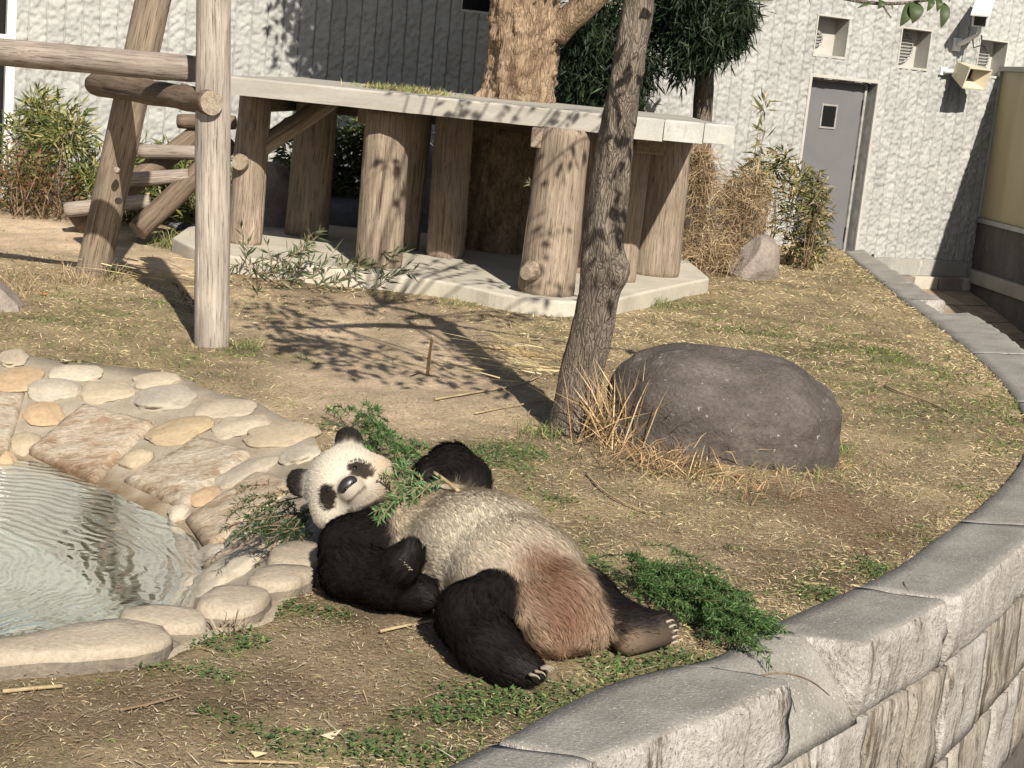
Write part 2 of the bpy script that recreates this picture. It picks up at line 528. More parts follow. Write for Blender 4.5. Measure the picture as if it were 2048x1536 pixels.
M['rock'] = m_surface('pale grey brown rock', [(0.25, (0.24, 0.20, 0.17)), (0.7, (0.44, 0.38, 0.33))], 4, 0.85, fine=40, fine_amt=0.4, bstr=0.7, bdist=0.015)
M['rock_dark'] = m_surface('blue grey rock', [(0.25, (0.13, 0.14, 0.155)), (0.7, (0.25, 0.26, 0.275))], 4, 0.85, fine=40, fine_amt=0.4, bstr=0.7, bdist=0.015)
M['panel'] = m_surface('rough cast white concrete', [(0.25, (0.37, 0.37, 0.352)), (0.7, (0.51, 0.509, 0.485))], 2.0, 0.9, fine=45, fine_amt=0.25, bstr=0.5, bdist=0.008, stain=((0.36, 0.36, 0.33), (1.5, 1.5, 0.25), 1.6, 0.60, 0.14))
M['plinth'] = m_surface('grey plinth', [(0.25, (0.30, 0.29, 0.26)), (0.7, (0.45, 0.44, 0.40))], 3, 0.9, (1, 1, 0.5), 60, 0.3, 0.3, stain=((0.62, 0.58, 0.52), (3, 3, 0.8), 2, 0.60, 0.06))
M['door'] = m_plain('grey door paint', (0.165, 0.162, 0.168), 0.45, 0, 0.4, 3, 0.06)
M['door_frame'] = m_plain('worn grey steel frame', (0.34, 0.33, 0.31), 0.55, 0.1, 0.5, 9, 0.3)
M['black_glass'] = m_plain('dark window glass', (0.012, 0.013, 0.014), 0.12, 0, 0.5)
M['niche'] = m_surface('niche render', [(0.25, (0.44, 0.42, 0.38)), (0.7, (0.58, 0.56, 0.51))], 4, 0.9, fine=50, fine_amt=0.2)
M['white_paint'] = m_plain('white painted metal', (0.78, 0.77, 0.74), 0.4, 0, 0.5, 8, 0.05)
M['cream_paint'] = m_plain('cream painted metal', (0.66, 0.58, 0.42), 0.45, 0, 0.5, 8, 0.08)
M['black'] = m_plain('black rubber', (0.012, 0.012, 0.012), 0.6)
M['yellow_sheet'] = m_surface('yellowed plastic sheet', [(0.25, (0.46, 0.39, 0.22)), (0.7, (0.58, 0.50, 0.30))], 1.2, 0.4, (3, 3, 0.3), 20, 0.12, 0.05, spec=0.5)
M['alu'] = m_plain('dull aluminium', (0.42, 0.42, 0.40), 0.5, 0.4, 0.5, 12, 0.12)
M['dark_concrete'] = m_surface('damp dark concrete', [(0.25, (0.10, 0.095, 0.085)), (0.7, (0.20, 0.19, 0.17))], 3, 0.85, (1, 1, 0.35), 40, 0.4, 0.3, stain=((0.32, 0.30, 0.27), (4, 4, 0.4), 1.6, 0.62, 0.06))
M['moat_stone'] = m_surface('brown moat paving', [(0.25, (0.26, 0.19, 0.13)), (0.7, (0.48, 0.39, 0.30))], 4, 0.9, fine=40, fine_amt=0.4)
M['leaf'] = m_attr('green leaf', 0.5, 0.25, 0.4)
M['straw'] = m_attr('dry straw', 0.75, 0.12, 0.2)
M['fur'] = m_attr('fur', 0.65, 0.18, 0.25)
M['skin'] = m_attr('skin under fur', 0.85, 0.0, 0.1)
M['nose'] = m_plain('wet black nose', (0.028, 0.024, 0.024), 0.33, 0, 0.5, 60, 0.3)
M['eye'] = m_plain('dark eye', (0.006, 0.005, 0.005), 0.06, 0, 0.6)
M['claw'] = m_plain('horn claw', (0.30, 0.25, 0.19), 0.4)
M['twig'] = m_surface('brown twig', [(0.25, (0.20, 0.13, 0.08)), (0.7, (0.36, 0.26, 0.17))], 30, 0.8, fine=90)
# ================================================================ terrain
def chaikin(p, it=2, closed=False):
    p = np.asarray(p, float)
    for _ in range(it):
        q = np.roll(p, -1, 0) if closed else p[1:]
        a = p if closed else p[:-1]
        n = np.empty((2 * len(a), p.shape[1]))
        n[0::2] = a * .75 + q * .25
        n[1::2] = a * .25 + q * .75
        p = n if closed else np.vstack([p[:1], n, p[-1:]])
    return p

def resample(p, n, closed=False):
    p = np.asarray(p, float)
    if closed:
        p = np.vstack([p, p[:1]])
    s = np.concatenate([[0], np.cumsum(np.linalg.norm(np.diff(p, axis=0), axis=1))])
    t = np.linspace(0, s[-1], n + (1 if closed else 0))
    if closed:
        t = t[:-1]
    return np.stack([np.interp(t, s, p[:, k]) for k in range(p.shape[1])], -1)

def inside(poly, pts):
    x, y = pts[:, 0], pts[:, 1]
    r = np.zeros(len(pts), bool)
    for a, b in zip(poly, np.roll(poly, -1, 0)):
        c = (a[1] > y) != (b[1] > y)
        with np.errstate(divide='ignore', invalid='ignore'):
            r ^= c & (x < (b[0] - a[0]) * (y - a[1]) / (b[1] - a[1]) + a[0])
    return r

def dist_poly(poly, pts, closed=True):
    d = np.full(len(pts), 1e9)
    nx = np.roll(poly, -1, 0) if closed else poly[1:]
    for a, b in zip(poly if closed else poly[:-1], nx):
        ab = b - a
        t = np.clip(((pts - a) @ ab) / max(ab @ ab, 1e-9), 0, 1)
        d = np.minimum(d, np.linalg.norm(pts - a - t[:, None] * ab, axis=1))
    return d

INNER = resample(chaikin([(-1.6, 2.0), (-.5, 3.0), (-.04, 3.6), (.12, 3.86), (.3, 4.15), (.47, 4.34), (.69, 4.5), (.87, 4.79), (1.1, 5.1), (1.49, 5.6), (1.82, 6.18), (2.2, 6.84),
                          (2.65, 7.76), (2.95, 8.6), (3.16, 9.5), (3.27, 10.2), (3.37, 11.1), (3.45, 12.1), (3.51, 13.2), (3.55, 14.4), (3.62, 15.5), (3.72, 17.0), (3.85, 18.9)]), 700)
OUTER = resample(chaikin([(-1.2, 1.7), (-.2, 3.05), (.26, 3.6), (.58, 3.91), (.88, 4.27), (1.16, 4.63), (1.43, 4.99), (1.67, 5.31), (2.0, 5.85), (2.38, 6.5), (2.85, 7.4), (3.25, 8.5), (3.55, 9.8),
                          (3.86, 11.72), (3.96, 12.7), (3.97, 13.6), (3.90, 14.5), (3.92, 15.5), (4.0, 17.0), (4.1, 19.0)]), 700)
LAWN = np.vstack([INNER, [(3.9, 21.5), (-16, 21.5), (-16, 2.0)]])          # the lawn reaches behind the house wall
RIM_PX = [(0, 700), (110, 728), (210, 732), (360, 752), (420, 788), (512, 805), (560, 838), (628, 868), (640, 920), (636, 980), (640, 1060), (652, 1100), (640, 1170), (555, 1205), (545, 1250), (430, 1262), (360, 1300), (300, 1335), (0, 1350)]
WAT_PX = [(-20, 930, -.25), (40, 915, -.25), (110, 935, -.25), (200, 972, -.25), (260, 1000, -.25), (320, 1030, -.25), (350, 1045, -.25), (375, 1065, -.25), (395, 1085, -.25), (405, 1105, -.25), (408, 1125, -.24), (400, 1150, -.2), (380, 1168, -.12), (345, 1195, -.04), (300, 1215, 0.02), (230, 1235, .03), (150, 1255, .03), (90, 1275, .03), (0, 1290, .03)]
RIM = np.array([at_z(*q)[:2] for q in RIM_PX] + [(-2.2, 3.72), (-3.7, 4.6), (-4.3, 6.2), (-3.7, 7.8)])
WATL = np.array([at_z(*q)[:2] for q in WAT_PX] + [(-2.2, 4.1), (-3.3, 4.9), (-3.7, 6.2), (-3.1, 7.0)])
RIM_S = resample(chaikin(np.hstack([RIM, WATL]), 2, True), 160, True)
RIM, WATL = RIM_S[:, :2], RIM_S[:, 2:]
WATER_Z = -0.25

def bl(pts, lst):
    """sum of soft round patches given as (x, y, rx, ry, strength) on the ground"""
    s = np.zeros(len(pts))
    for (x, y, rx, ry, k) in lst:
        s += k * np.exp(-(((pts[:, 0] - x) / rx) ** 2 + ((pts[:, 1] - y) / ry) ** 2))
    return s

def g(px, py, rx, ry, k=1.0):
    p = at_z(px, py)
    return (p[0], p[1], rx, ry, k)

BARE = [g(800, 800, .65, 1.1, 1.2), g(650, 690, .6, .9, .8), g(900, 690, .5, .9, .9), g(700, 610, .9, .8, .8), g(60, 480, .9, 1.2, 1.3), g(350, 530, .6, .8, .8), g(250, 420, .7, .8, .8),
        g(820, 1225, .18, .16, 1.2), g(450, 1370, .45, .14, 1.0), g(150, 1440, .4, .2, .9), g(640, 1310, .3, .2, .6), g(1750, 1060, .33, .45, 1.0), g(1600, 1000, .25, .4, .7), g(1480, 1090, .25, .25, .5)]
GREEN = [g(430, 1275, .17, .13, 1.1), g(600, 1225, .13, .1, .9), g(300, 1340, .25, .07, 1.0), g(150, 1365, .25, .08, .6), g(1050, 1395, .22, .12, 1.2), g(1230, 1330, .2, .09, 1.0), g(950, 1440, .22, .14, .7), g(640, 1490, .28, .11, .8),
         g(1400, 1320, .15, .06, .9), g(1130, 1110, .16, .35, .55), g(1040, 950, .25, .5, .55), g(1180, 1150, .1, .2, .6), g(1530, 1245, .12, .1, 1.1), g(1640, 1195, .13, .14, 1.0), g(1750, 1140, .12, .16, .8), g(1840, 1080, .12, .2, .6),
         g(1780, 715, .2, .3, .9), g(1300, 610, .3, .3, .8), g(580, 720, .2, .3, .5), g(480, 700, .12, .2, 1.0), g(330, 480, .15, .25, 1.1), g(200, 720, .8, .5, .35), g(1680, 900, .08, .2, 1.0), g(980, 900, .2, .3, .5), g(1850, 800, .8, 1.5, .45), g(1560, 660, .8, 1.2, .4), g(1500, 1020, .6, .6, .3), g(250, 640, .6, .7, .3), g(100, 640, .35, .4, .5), g(930, 1530, .2, .1, .8)]

def fields(xy):
    p3 = np.c_[xy, np.zeros(len(xy))]
    n1, n2 = fbm(p3 * 1.7, 3, 4), fbm(p3 * 4.5, 9, 4)
    bare = np.clip(bl(xy, BARE) + (n1 - .5) * 1.1 + (n2 - .5) * .9, 0, 1)
    green = np.clip(bl(xy, GREEN) * 1.0 + (n2 - .5) * 1.3 + (fbm(p3 * 9, 4, 3) - .5) * .7, 0, 1)
    return bare, green

def ground_z(xy):
    xy = np.asarray(xy, float).reshape(-1, 2)
    p3 = np.c_[xy, np.zeros(len(xy))]
    z = (fbm(p3 * .9, 21, 3) - .5) * .05 + (fbm(p3 * 5, 22, 3) - .5) * .018
    z += .12 * np.exp(-((xy[:, 0] + 4.2) / 1.5) ** 2 - ((xy[:, 1] - 14.2) / 1.6) ** 2)
    z += .05 * np.exp(-((xy[:, 0] - .9) / .7) ** 2 - ((xy[:, 1] - 7.2) / .6) ** 2)
    return z

gx = np.concatenate([np.arange(-15, -4.6, .5), np.arange(-4.6, 4.3, .045)])
gy = np.concatenate([np.arange(2.2, 12, .045), np.arange(12, 21, .09)])
XX, YY = np.meshgrid(gx, gy)
xy = np.c_[XX.ravel(), YY.ravel()]
zz = ground_z(xy)
d_in = dist_poly(INNER[::4], xy, False)
out = ~inside(LAWN, xy)
zz = np.where(out, np.where(d_in < .06, zz - .02, -.30), zz)
zz = np.where(~out & (d_in < .25), zz * (d_in / .25) - .004, zz)
inp = inside(RIM, xy)
d_rim = dist_poly(RIM, xy)
zz = np.where(inp & (d_rim > .03), -.95, zz)
zz = np.where(~inp & (d_rim < .2), zz * d_rim / .2, zz)
keep = ~(out & (d_in > .2))
nx, ny = len(gx), len(gy)
ii = (np.arange(ny - 1)[:, None] * nx + np.arange(nx - 1)[None, :])
Q = np.stack([ii, ii + 1, ii + nx + 1, ii + nx], -1).reshape(-1, 4)
Q = Q[keep[Q].all(1)]
bare, green = fields(xy)
p3 = np.c_[xy, np.zeros(len(xy))]
sand = np.clip(bl(xy, [g(800, 790, .8, 1.5, 1.2), g(60, 480, 1.2, 1.5, 1.2), g(650, 640, 1.1, 1.3, .9), g(330, 520, .8, 1.2, .8), g(900, 1230, .25, .2, .3)]), 0, 1)
redd = np.clip(bl(xy, [g(1750, 1060, .5, .8, .8), g(1550, 1050, .5, .6, .6)]) * (fbm(p3 * 3.5, 41, 3) * 1.5 - .25), 0, .8)
soil = np.array([.25, .185, .128])
c = soil * (1 - sand[:, None]) + np.array([.60, .475, .345]) * sand[:, None]
c = c * (1 - redd[:, None]) + np.array([.22, .135, .09]) * redd[:, None]
thatch = np.array([.37, .298, .185])
k = np.clip(1 - bare * 1.1, 0, 1)[:, None] * .75
c = c * (1 - k) + thatch * k
k = (green * .55)[:, None]
c = c * (1 - k) + np.array([.12, .135, .045]) * k
c = c * (0.72 + .56 * fbm(p3 * 14, 31, 3))[:, None] * (.45 + 1.1 * fbm(p3 * 2.6, 35, 4))[:, None]
m, t, b = nodes_of('dry lawn soil')
a = nd(t, 'ShaderNodeAttribute', attribute_name='Col')
v = coords(t)
n1 = noise(t, v, 55, 6, 0.75)
n2 = noise(t, v, 160, 3, 0.7)
cc = mixc(t, 1.0, a.outputs['Color'], ramp(t, n1, [(.3, (.55, .52, .48)), (.68, (1.35, 1.33, 1.28))]), 'MULTIPLY')
cc = mixc(t, ramp(t, n2, [(.58, (0, 0, 0)), (.66, (.7, .7, .7))]), cc, (.58, .48, .34))
t.links.new(cc, b.inputs['Base Color'])
b.inputs['Roughness'].default_value = .95
b.inputs['Specular IOR Level'].default_value = .1
bump(t, b, n1, .9, .02)
M['ground'] = m
ground = tag(obj('ground', mesh('ground', np.c_[xy, zz], Q, True, c), M['ground']), 'dry straw coloured lawn with bare sandy soil and green tufts', kind='structure')

V, F = box_np((-40, -30, -2.2), (40, 45, -2.0))
tag(obj('moat_floor', mesh('moat_floor', V, F, False), M['dark_concrete']), 'dark concrete floor of the dry moat', kind='structure')

# ================================================================ pool
N = len(RIM)
cen = np.array([-2.3, 5.5])
rows, rz = [], []
def row(xy_, z_):
    rows.append(np.c_[xy_, np.full(len(xy_), z_)])
row(RIM + (RIM - cen) / np.linalg.norm(RIM - cen, axis=1)[:, None] * .03, np.full(N, -.03))
for k, f in enumerate((0, .12, .33, .66, 1.0)):
    w = RIM * (1 - f) + WATL * f
    row(w, 0.012 + (WATER_Z - .012) * f ** 1.15)
inw = nrm(cen - WATL)
row(WATL + inw * .16, np.full(N, -.345))
row(WATL + inw * .28, np.full(N, -.50))
bank = np.array(rows)
nb = len(rows)
bank[1:, :, 2] += ((fbm(bank[1:].reshape(-1, 3) * 7, 5, 3) - .5) * .016).reshape(nb - 1, N)
ii = np.arange(nb - 1)[:, None] * N
jj = np.arange(N)[None, :]
BQ = np.stack([ii + jj, ii + N + jj, ii + N + (jj + 1) % N, ii + (jj + 1) % N], -1).reshape(-1, 4)
m, t, b = nodes_of('pool bank mortar')
v = coords(t)
n1, n2 = noise(t, v, 6, 6), noise(t, v, 80, 4, .7)
cc = ramp(t, n1, [(.3, (.34, .28, .20)), (.7, (.50, .43, .33))])
sep = nd(t, 'ShaderNodeSeparateXYZ')
t.links.new(v, sep.inputs[0])
mr = nd(t, 'ShaderNodeMapRange')
mr.inputs[1].default_value, mr.inputs[2].default_value = WATER_Z + .07, WATER_Z - .01
ad = nd(t, 'ShaderNodeMath', operation='MULTIPLY_ADD')
t.links.new(n1, ad.inputs[0])
ad.inputs[1].default_value = .12
t.links.new(sep.outputs[2], ad.inputs[2])
t.links.new(ad.outputs[0], mr.inputs[0])
mr.inputs[1].default_value, mr.inputs[2].default_value = WATER_Z + .11, WATER_Z + .03
cc = mixc(t, mr.outputs[0], cc, ramp(t, n1, [(.3, (.15, .09, .042)), (.7, (.33, .22, .12))]))
cc = mixc(t, 1.0, cc, ramp(t, n2, [(.3, (.7, .7, .7)), (.7, (1, 1, 1))]), 'MULTIPLY')
t.links.new(cc, b.inputs['Base Color'])
b.inputs['Roughness'].default_value = .85
bump(t, b, n2, .5, .01)
M['bank'] = m
pool_bank = tag(obj('pool_bank', mesh('pool_bank', bank.reshape(-1, 3), BQ), M['bank']), 'sloping mortar bank of the little pool', kind='structure')
fl = np.vstack([bank[-1] + np.array([0, 0, -.004]), np.c_[(WATL + inw * .7), np.full(N, -.53)], [[*cen, -.54]]])
jj = np.arange(N)
F4 = np.stack([jj, N + jj, N + (jj + 1) % N, (jj + 1) % N], -1)
F3 = np.stack([np.full(N, 2 * N), N + (jj + 1) % N, N + jj], -1)
M['pool_floor'] = m_surface('pale pool floor', [(.3, (.52, .55, .47)), (.65, (.72, .75, .68))], 3.5, .9, fine=30, fine_amt=.25, stain=((.34, .30, .20), (1, 1, 1), 2, .60, .15))
tag(obj('pool_floor', mesh('pool_floor', fl, [F4, F3]), M['pool_floor']), 'pale cement floor of the pool under water', kind='structure')
# water: thin clear sheet, Fresnel mirror over what lies below, rings of ripples
m, t, b = nodes_of('pool water')
for n_ in list(t.nodes):
    if n_.type != 'OUTPUT_MATERIAL': t.nodes.remove(n_)
tr, gl, mx, fr = nd(t, 'ShaderNodeBsdfTransparent'), nd(t, 'ShaderNodeBsdfGlossy'), nd(t, 'ShaderNodeMixShader'), nd(t, 'ShaderNodeFresnel')
df = nd(t, 'ShaderNodeBsdfDiffuse')
df.inputs['Color'].default_value = (.74, .79, .70, 1)
mx2 = nd(t, 'ShaderNodeMixShader')
mx2.inputs[0].default_value = .34                          # cloudy water
tr.inputs['Color'].default_value = (.86, .92, .86, 1)
gl.inputs['Roughness'].default_value = .03
fr.inputs['IOR'].default_value = 1.24
tc, mp = nd(t, 'ShaderNodeTexCoord'), nd(t, 'ShaderNodeMapping')
t.links.new(tc.outputs['Object'], mp.inputs[0])
mp.inputs['Location'].default_value = (2.15, -5.35, 0)
wv = nd(t, 'ShaderNodeTexWave', wave_type='RINGS', rings_direction='Z', wave_profile='SIN')
wv.inputs['Scale'].default_value, wv.inputs['Distortion'].default_value, wv.inputs['Detail'].default_value, wv.inputs['Detail Scale'].default_value = 5.5, 11.0, 4, 0.7
t.links.new(mp.outputs[0], wv.inputs[0])
nz = noise(t, mp.outputs[0], 9, 4)
hs = nd(t, 'ShaderNodeMath', operation='MULTIPLY_ADD')
t.links.new(nz, hs.inputs[0]); hs.inputs[1].default_value = .8
t.links.new(wv.outputs['Fac'], hs.inputs[2])
bp = nd(t, 'ShaderNodeBump')
bp.inputs['Strength'].default_value, bp.inputs['Distance'].default_value = .035, .02
bd_ = nd(t, 'ShaderNodeBump')
bd_.inputs['Strength'].default_value, bd_.inputs['Distance'].default_value = .9, .03
t.links.new(hs.outputs[0], bd_.inputs['Height'])
t.links.new(hs.outputs[0], bp.inputs['Height'])
t.links.new(bp.outputs[0], gl.inputs['Normal']); t.links.new(bp.outputs[0], fr.inputs['Normal'])
t.links.new(bd_.outputs[0], df.inputs['Normal'])
t.links.new(tr.outputs[0], mx2.inputs[1]); t.links.new(df.outputs[0], mx2.inputs[2])
fk = nd(t, 'ShaderNodeMath', operation='MULTIPLY')
fk.inputs[1].default_value = .55
t.links.new(fr.outputs[0], fk.inputs[0])
t.links.new(fk.outputs[0], mx.inputs[0]); t.links.new(mx2.outputs[0], mx.inputs[1]); t.links.new(gl.outputs[0], mx.inputs[2])
t.links.new(mx.outputs[0], t.nodes['Material Output'].inputs['Surface'])
M['water'] = m
wl = np.c_[WATL + nrm(WATL - cen) * .10, np.full(N, WATER_Z)]
tag(obj('water', mesh('water', np.vstack([wl, [[*cen, WATER_Z]]]), np.stack([np.full(N, N), jj, (jj + 1) % N], -1), True), M['water']), 'clear rippled pool water', kind='structure')

BANK_BVH = BVHTree.FromPolygons([tuple(p) for p in bank.reshape(-1, 3)], [tuple(q) for q in BQ])
def on_bank(px, py):
    d = nrm(ray_at(px, py))
    h = BANK_BVH.ray_cast(Vector(EYE), Vector(d))
    if h[0] is None:
        return at_z(px, py, 0.01), np.array([0, 0, 1.])
    if h[0].z < -.285:                                # deep spots: set the stone on the shelf at the water line
        return at_z(px, py, -.245), nrm(np.array([-.25, .1, 1.]))
    n = np.array(h[1])
    return np.array(h[0]), n if n[2] > 0 else -n

def pebble_mesh(name, seed, sub=4, power=2.3, amp=.17):
    bm = bmesh.new()
    bmesh.ops.create_icosphere(bm, subdivisions=sub, radius=1)
    V = np.array([v_.co[:] for v_ in bm.verts])
    r = (np.abs(V) ** power).sum(1) ** (1 / power)
    V = V / r[:, None]
    V *= (1 + (fbm(V * 1.3 + seed * 5.1, seed, 3) - .5) * 2 * amp * 2)[:, None]
    for v_, c_ in zip(bm.verts, V):
        v_.co = c_
    for f_ in bm.faces:
        f_.smooth = True
    me = bpy.data.meshes.new(name)
    bm.to_mesh(me)
    bm.free()
    return me

PEB = [pebble_mesh('stone', s) for s in range(5)]
PEBT = pebble_mesh('stone_tan', 9)
for me in PEB: me.materials.append(M['pebble'])
PEBT.materials.append(M['pebble_tan'])
PEBBLES = [(27, 719, 59, 32, 0), (155, 749, 105, 34, 2), (107, 783, 91, 43, 0), (216, 785, 96, 43, 0), (314, 765, 89, 32, 0), (330, 801, 123, 46, 0), (456, 820, 114, 39, 0),
           (360, 863, 116, 46, -16), (485, 856, 100, 37, 0), (565, 872, 128, 46, 0), (602, 913, 75, 34, -12), (273, 922, 57, 32, -30), (52, 888, 55, 45, 0), (495, 947, 108, 38, -28), (360, 1031, 42, 24, -10),
           (492, 1070, 75, 35, -24), (424, 1109, 42, 20, 0), (456, 1145, 107, 40, -18), (369, 1182, 70, 34, -22)]
PEB_TAN = [(36, 762, 84, 50, 0), (87, 831, 68, 50, -5), (410, 997, 62, 34, -18), (16, 931, 34, 26, 0)]
def put_pebble(me, q, thick):
    px, py, w, h, ang = q
    w, h = w * 1.08, h * 1.12
    a_ = math.radians(ang)
    p, n = on_bank(px, py)
    pl, _ = on_bank(px - w * .5 * math.cos(a_), py - w * .5 * math.sin(a_))
    pr_, _ = on_bank(px + w * .5 * math.cos(a_), py + w * .5 * math.sin(a_))
    pt, _ = on_bank(px + h * .5 * math.sin(a_), py - h * .5 * math.cos(a_))
    pb, _ = on_bank(px - h * .5 * math.sin(a_), py + h * .5 * math.cos(a_))
    X = pr_ - pl
    hx = np.linalg.norm(X) / 2
    X = nrm(X - n * (X @ n))
    Yv = np.cross(n, X)
    hy = min(np.linalg.norm(pt - pb) / 2 * .80, hx * 1.5)
    mw = Matrix([[X[k] * hx, Yv[k] * hy, n[k] * thick, p[k] + n[k] * thick * .18] for k in range(3)] + [[0, 0, 0, 1]])
    return obj('stone', me, None, pool_bank, mw=mw)
for k, q in enumerate(PEBBLES): put_pebble(PEB[k % 5], q, .024 + .006 * (k % 3))
for q in PEB_TAN: put_pebble(PEBT, q, .026)

def slab_piece(name, corners, parent, mat, thick=.03, n=16, seed=0, amp=.012):
    P4 = np.array([on_bank(*q)[0] for q in corners])
    nn = nrm(np.cross(P4[1] - P4[0], P4[3] - P4[0]))
    if nn[2] < 0: nn = -nn
    u, w = np.meshgrid(np.linspace(0, 1, n), np.linspace(0, 1, n))
    u, w = u.ravel()[:, None], w.ravel()[:, None]
    base = P4[0] * (1 - u) * (1 - w) + P4[1] * u * (1 - w) + P4[2] * u * w + P4[3] * (1 - u) * w
    e = np.minimum.reduce([u, 1 - u, w, 1 - w])
    rimf = np.clip(e / .09, 0, 1) ** .5
    jit = (fbm(base * 9, seed + 50, 3)[:, None] - .5) * .05
    cen_ = P4.mean(0)
    base = base + (base - cen_) * jit * (1 - rimf)
    top = base + nn * (thick * (.25 + .75 * rimf) + ((fbm(base * 14, seed, 4) - .5) * 2 * amp)[:, None] + ((fbm(base * 50, seed, 2) - .5) * .006)[:, None])
    bot = base - nn * .03
    V = np.vstack([top, bot])
    i = (np.arange(n - 1)[:, None] * n + np.arange(n - 1)[None, :])
    Q1 = np.stack([i, i + 1, i + n + 1, i + n], -1).reshape(-1, 4)
    per = np.concatenate([np.arange(n), np.arange(1, n) * n + n - 1, (n - 1) * n + np.arange(n - 2, -1, -1), np.arange(n - 2, 0, -1) * n])
    pn = np.roll(per, -1)
    Q2 = np.stack([per, per + n * n, pn + n * n, pn], -1)
    return obj(name, mesh(name, V, np.vstack([Q1, Q2])), mat, parent)
for k, cs in enumerate([[(52, 905), (168, 812), (312, 848), (192, 972)], [(248, 965), (398, 876), (508, 906), (372, 1024)], [(372, 1042), (520, 945), (600, 972), (418, 1108)],
                        [(-60, 905), (-40, 785), (50, 788), (18, 905)], [(405, 1138), (545, 1050), (610, 1075), (470, 1128)]]):
    slab_piece('flagstone', cs, pool_bank, M['flag'], seed=k)

def rim_stone(outline, top, depth, seed, mat=None):
    """a flat topped stone standing in the rim: outline px on the top face"""
    C_ = np.array([at_z(px, py, top)[:2] for px, py in outline])
    C_ = resample(chaikin(C_, 2, True), 40, True)
    c0 = C_.mean(0)
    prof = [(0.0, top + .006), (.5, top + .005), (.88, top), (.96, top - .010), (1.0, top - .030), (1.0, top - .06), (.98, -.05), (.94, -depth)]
    rows = []
    for f, z in prof[1:]:
        ring = np.c_[c0 + (C_ - c0) * f, np.full(40, z)]
        nz_ = (fbm(ring * 8, seed, 3) - .5)
        ring[:, :2] += nrm(C_ - c0) * (nz_ * .05)[:, None]
        ring[:, :2] += nrm(C_ - c0) * ((fbm(ring * 26, seed + 5, 3) - .5) * .018)[:, None]
        ring[:, 2] += (fbm(ring * 6, seed + 3, 3) - .5) * .018 + (fbm(ring * 24, seed + 6, 2) - .5) * .008
        rows.append(ring)
    V = np.vstack(rows + [[[*c0, prof[0][1]]]])
    j = np.arange(40)
    F4 = np.vstack([np.stack([k * 40 + j, (k + 1) * 40 + j, (k + 1) * 40 + (j + 1) % 40, k * 40 + (j + 1) % 40], -1) for k in range(len(rows) - 1)])
    F3 = np.stack([np.full(40, len(V) - 1), j, (j + 1) % 40], -1)
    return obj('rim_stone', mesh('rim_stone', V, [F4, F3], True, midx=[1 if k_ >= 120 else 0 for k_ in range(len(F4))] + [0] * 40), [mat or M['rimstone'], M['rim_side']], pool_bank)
rim_stone([(520, 1105), (560, 1078), (640, 1075), (662, 1100), (640, 1130), (560, 1132)], .05, .3, 1)
rim_stone([(480, 1160), (520, 1128), (610, 1122), (645, 1140), (600, 1165), (520, 1172)], .06, .3, 2)
rim_stone([(385, 1200), (430, 1170), (530, 1164), (552, 1185), (500, 1218), (420, 1225)], .06, .3, 3)
rim_stone([(225, 1225), (270, 1204), (390, 1208), (428, 1232), (370, 1250), (260, 1248)], .05, .3, 4)
rim_stone([(-90, 1290), (60, 1262), (220, 1232), (330, 1238), (352, 1265), (300, 1292), (150, 1300), (-60, 1318)], .07, .3, 5)

# ================================================================ retaining wall
rw = empty('retaining_wall', 'curved stone retaining wall round the lawn with streaked granite blocks', 'wall')
def loft(name, i0, i1, prof, mats, parent, seed=0, step=4, amp=.012, front=None, endcap=True, jag=0.0):
    idx = np.unique(np.r_[np.arange(i0, i1, step), i1])
    prof = np.asarray(prof, float)
    k = len(prof)
    rows = []
    for i in idx:
        a_, b_ = INNER[i], OUTER[i]
        rows.append(np.c_[a_ + (b_ - a_) * prof[:, :1], prof[:, 1]])
    V = np.array(rows).reshape(-1, 3)
    od = nrm(OUTER[idx] - INNER[idx])
    od3 = np.repeat(np.c_[od, np.zeros(len(od))], k, 0)
    w = np.tile(prof[:, 2], len(idx))
    nz1 = (fbm(V * np.array([9, 9, 6]), seed, 4) - .5) * 2
    nz2 = (fbm(V * 30, seed + 7, 3) - .5) * 2
    V = V + od3 * ((nz1 * amp * 2.2 + nz2 * amp * .8) * w)[:, None]
    V[:, 2] += (nz1 * .012 + nz2 * .006) * np.tile(prof[:, 3], len(idx))
    n = len(idx)
    # rough ends: pull the end rings along the wall with noise
    if jag:
        tdir = nrm(OUTER[min(i0 + 3, 699)] - OUTER[i0]); tde = nrm(OUTER[i1] - OUTER[max(i1 - 3, 0)])
        V[:k, :2] += tdir * ((fbm(V[:k] * 9, seed + 2, 3) - .2) * jag)[:, None]
        V[-k:, :2] -= tde * ((fbm(V[-k:] * 9, seed + 4, 3) - .2) * jag)[:, None]
    i = np.arange(n - 1)[:, None] * k
    j = np.arange(k)[None, :]
    F4 = np.stack([i + j, i + (j + 1) % k, i + k + (j + 1) % k, i + k + j], -1)
    mi = np.tile(prof[:, 4].astype(int), (n - 1, 1)).ravel()
    F4 = F4.reshape(-1, 4)
    c0, c1 = V[:k].mean(0), V[-k:].mean(0)
    V = np.vstack([V, c0, c1])
    jj = np.arange(k)
    F3 = np.vstack([np.stack([np.full(k, len(V) - 2), (jj + 1) % k, jj], -1), np.stack([np.full(k, len(V) - 1), (n - 1) * k + jj, (n - 1) * k + (jj + 1) % k], -1)])
    return obj(name, mesh(name, V, [F4, F3], True, midx=list(mi) + [1 if len(mats) > 1 else 0] * len(F3)), mats, parent)

def near(p):
    return int(np.argmin(np.linalg.norm(OUTER - np.array(p), axis=1)))
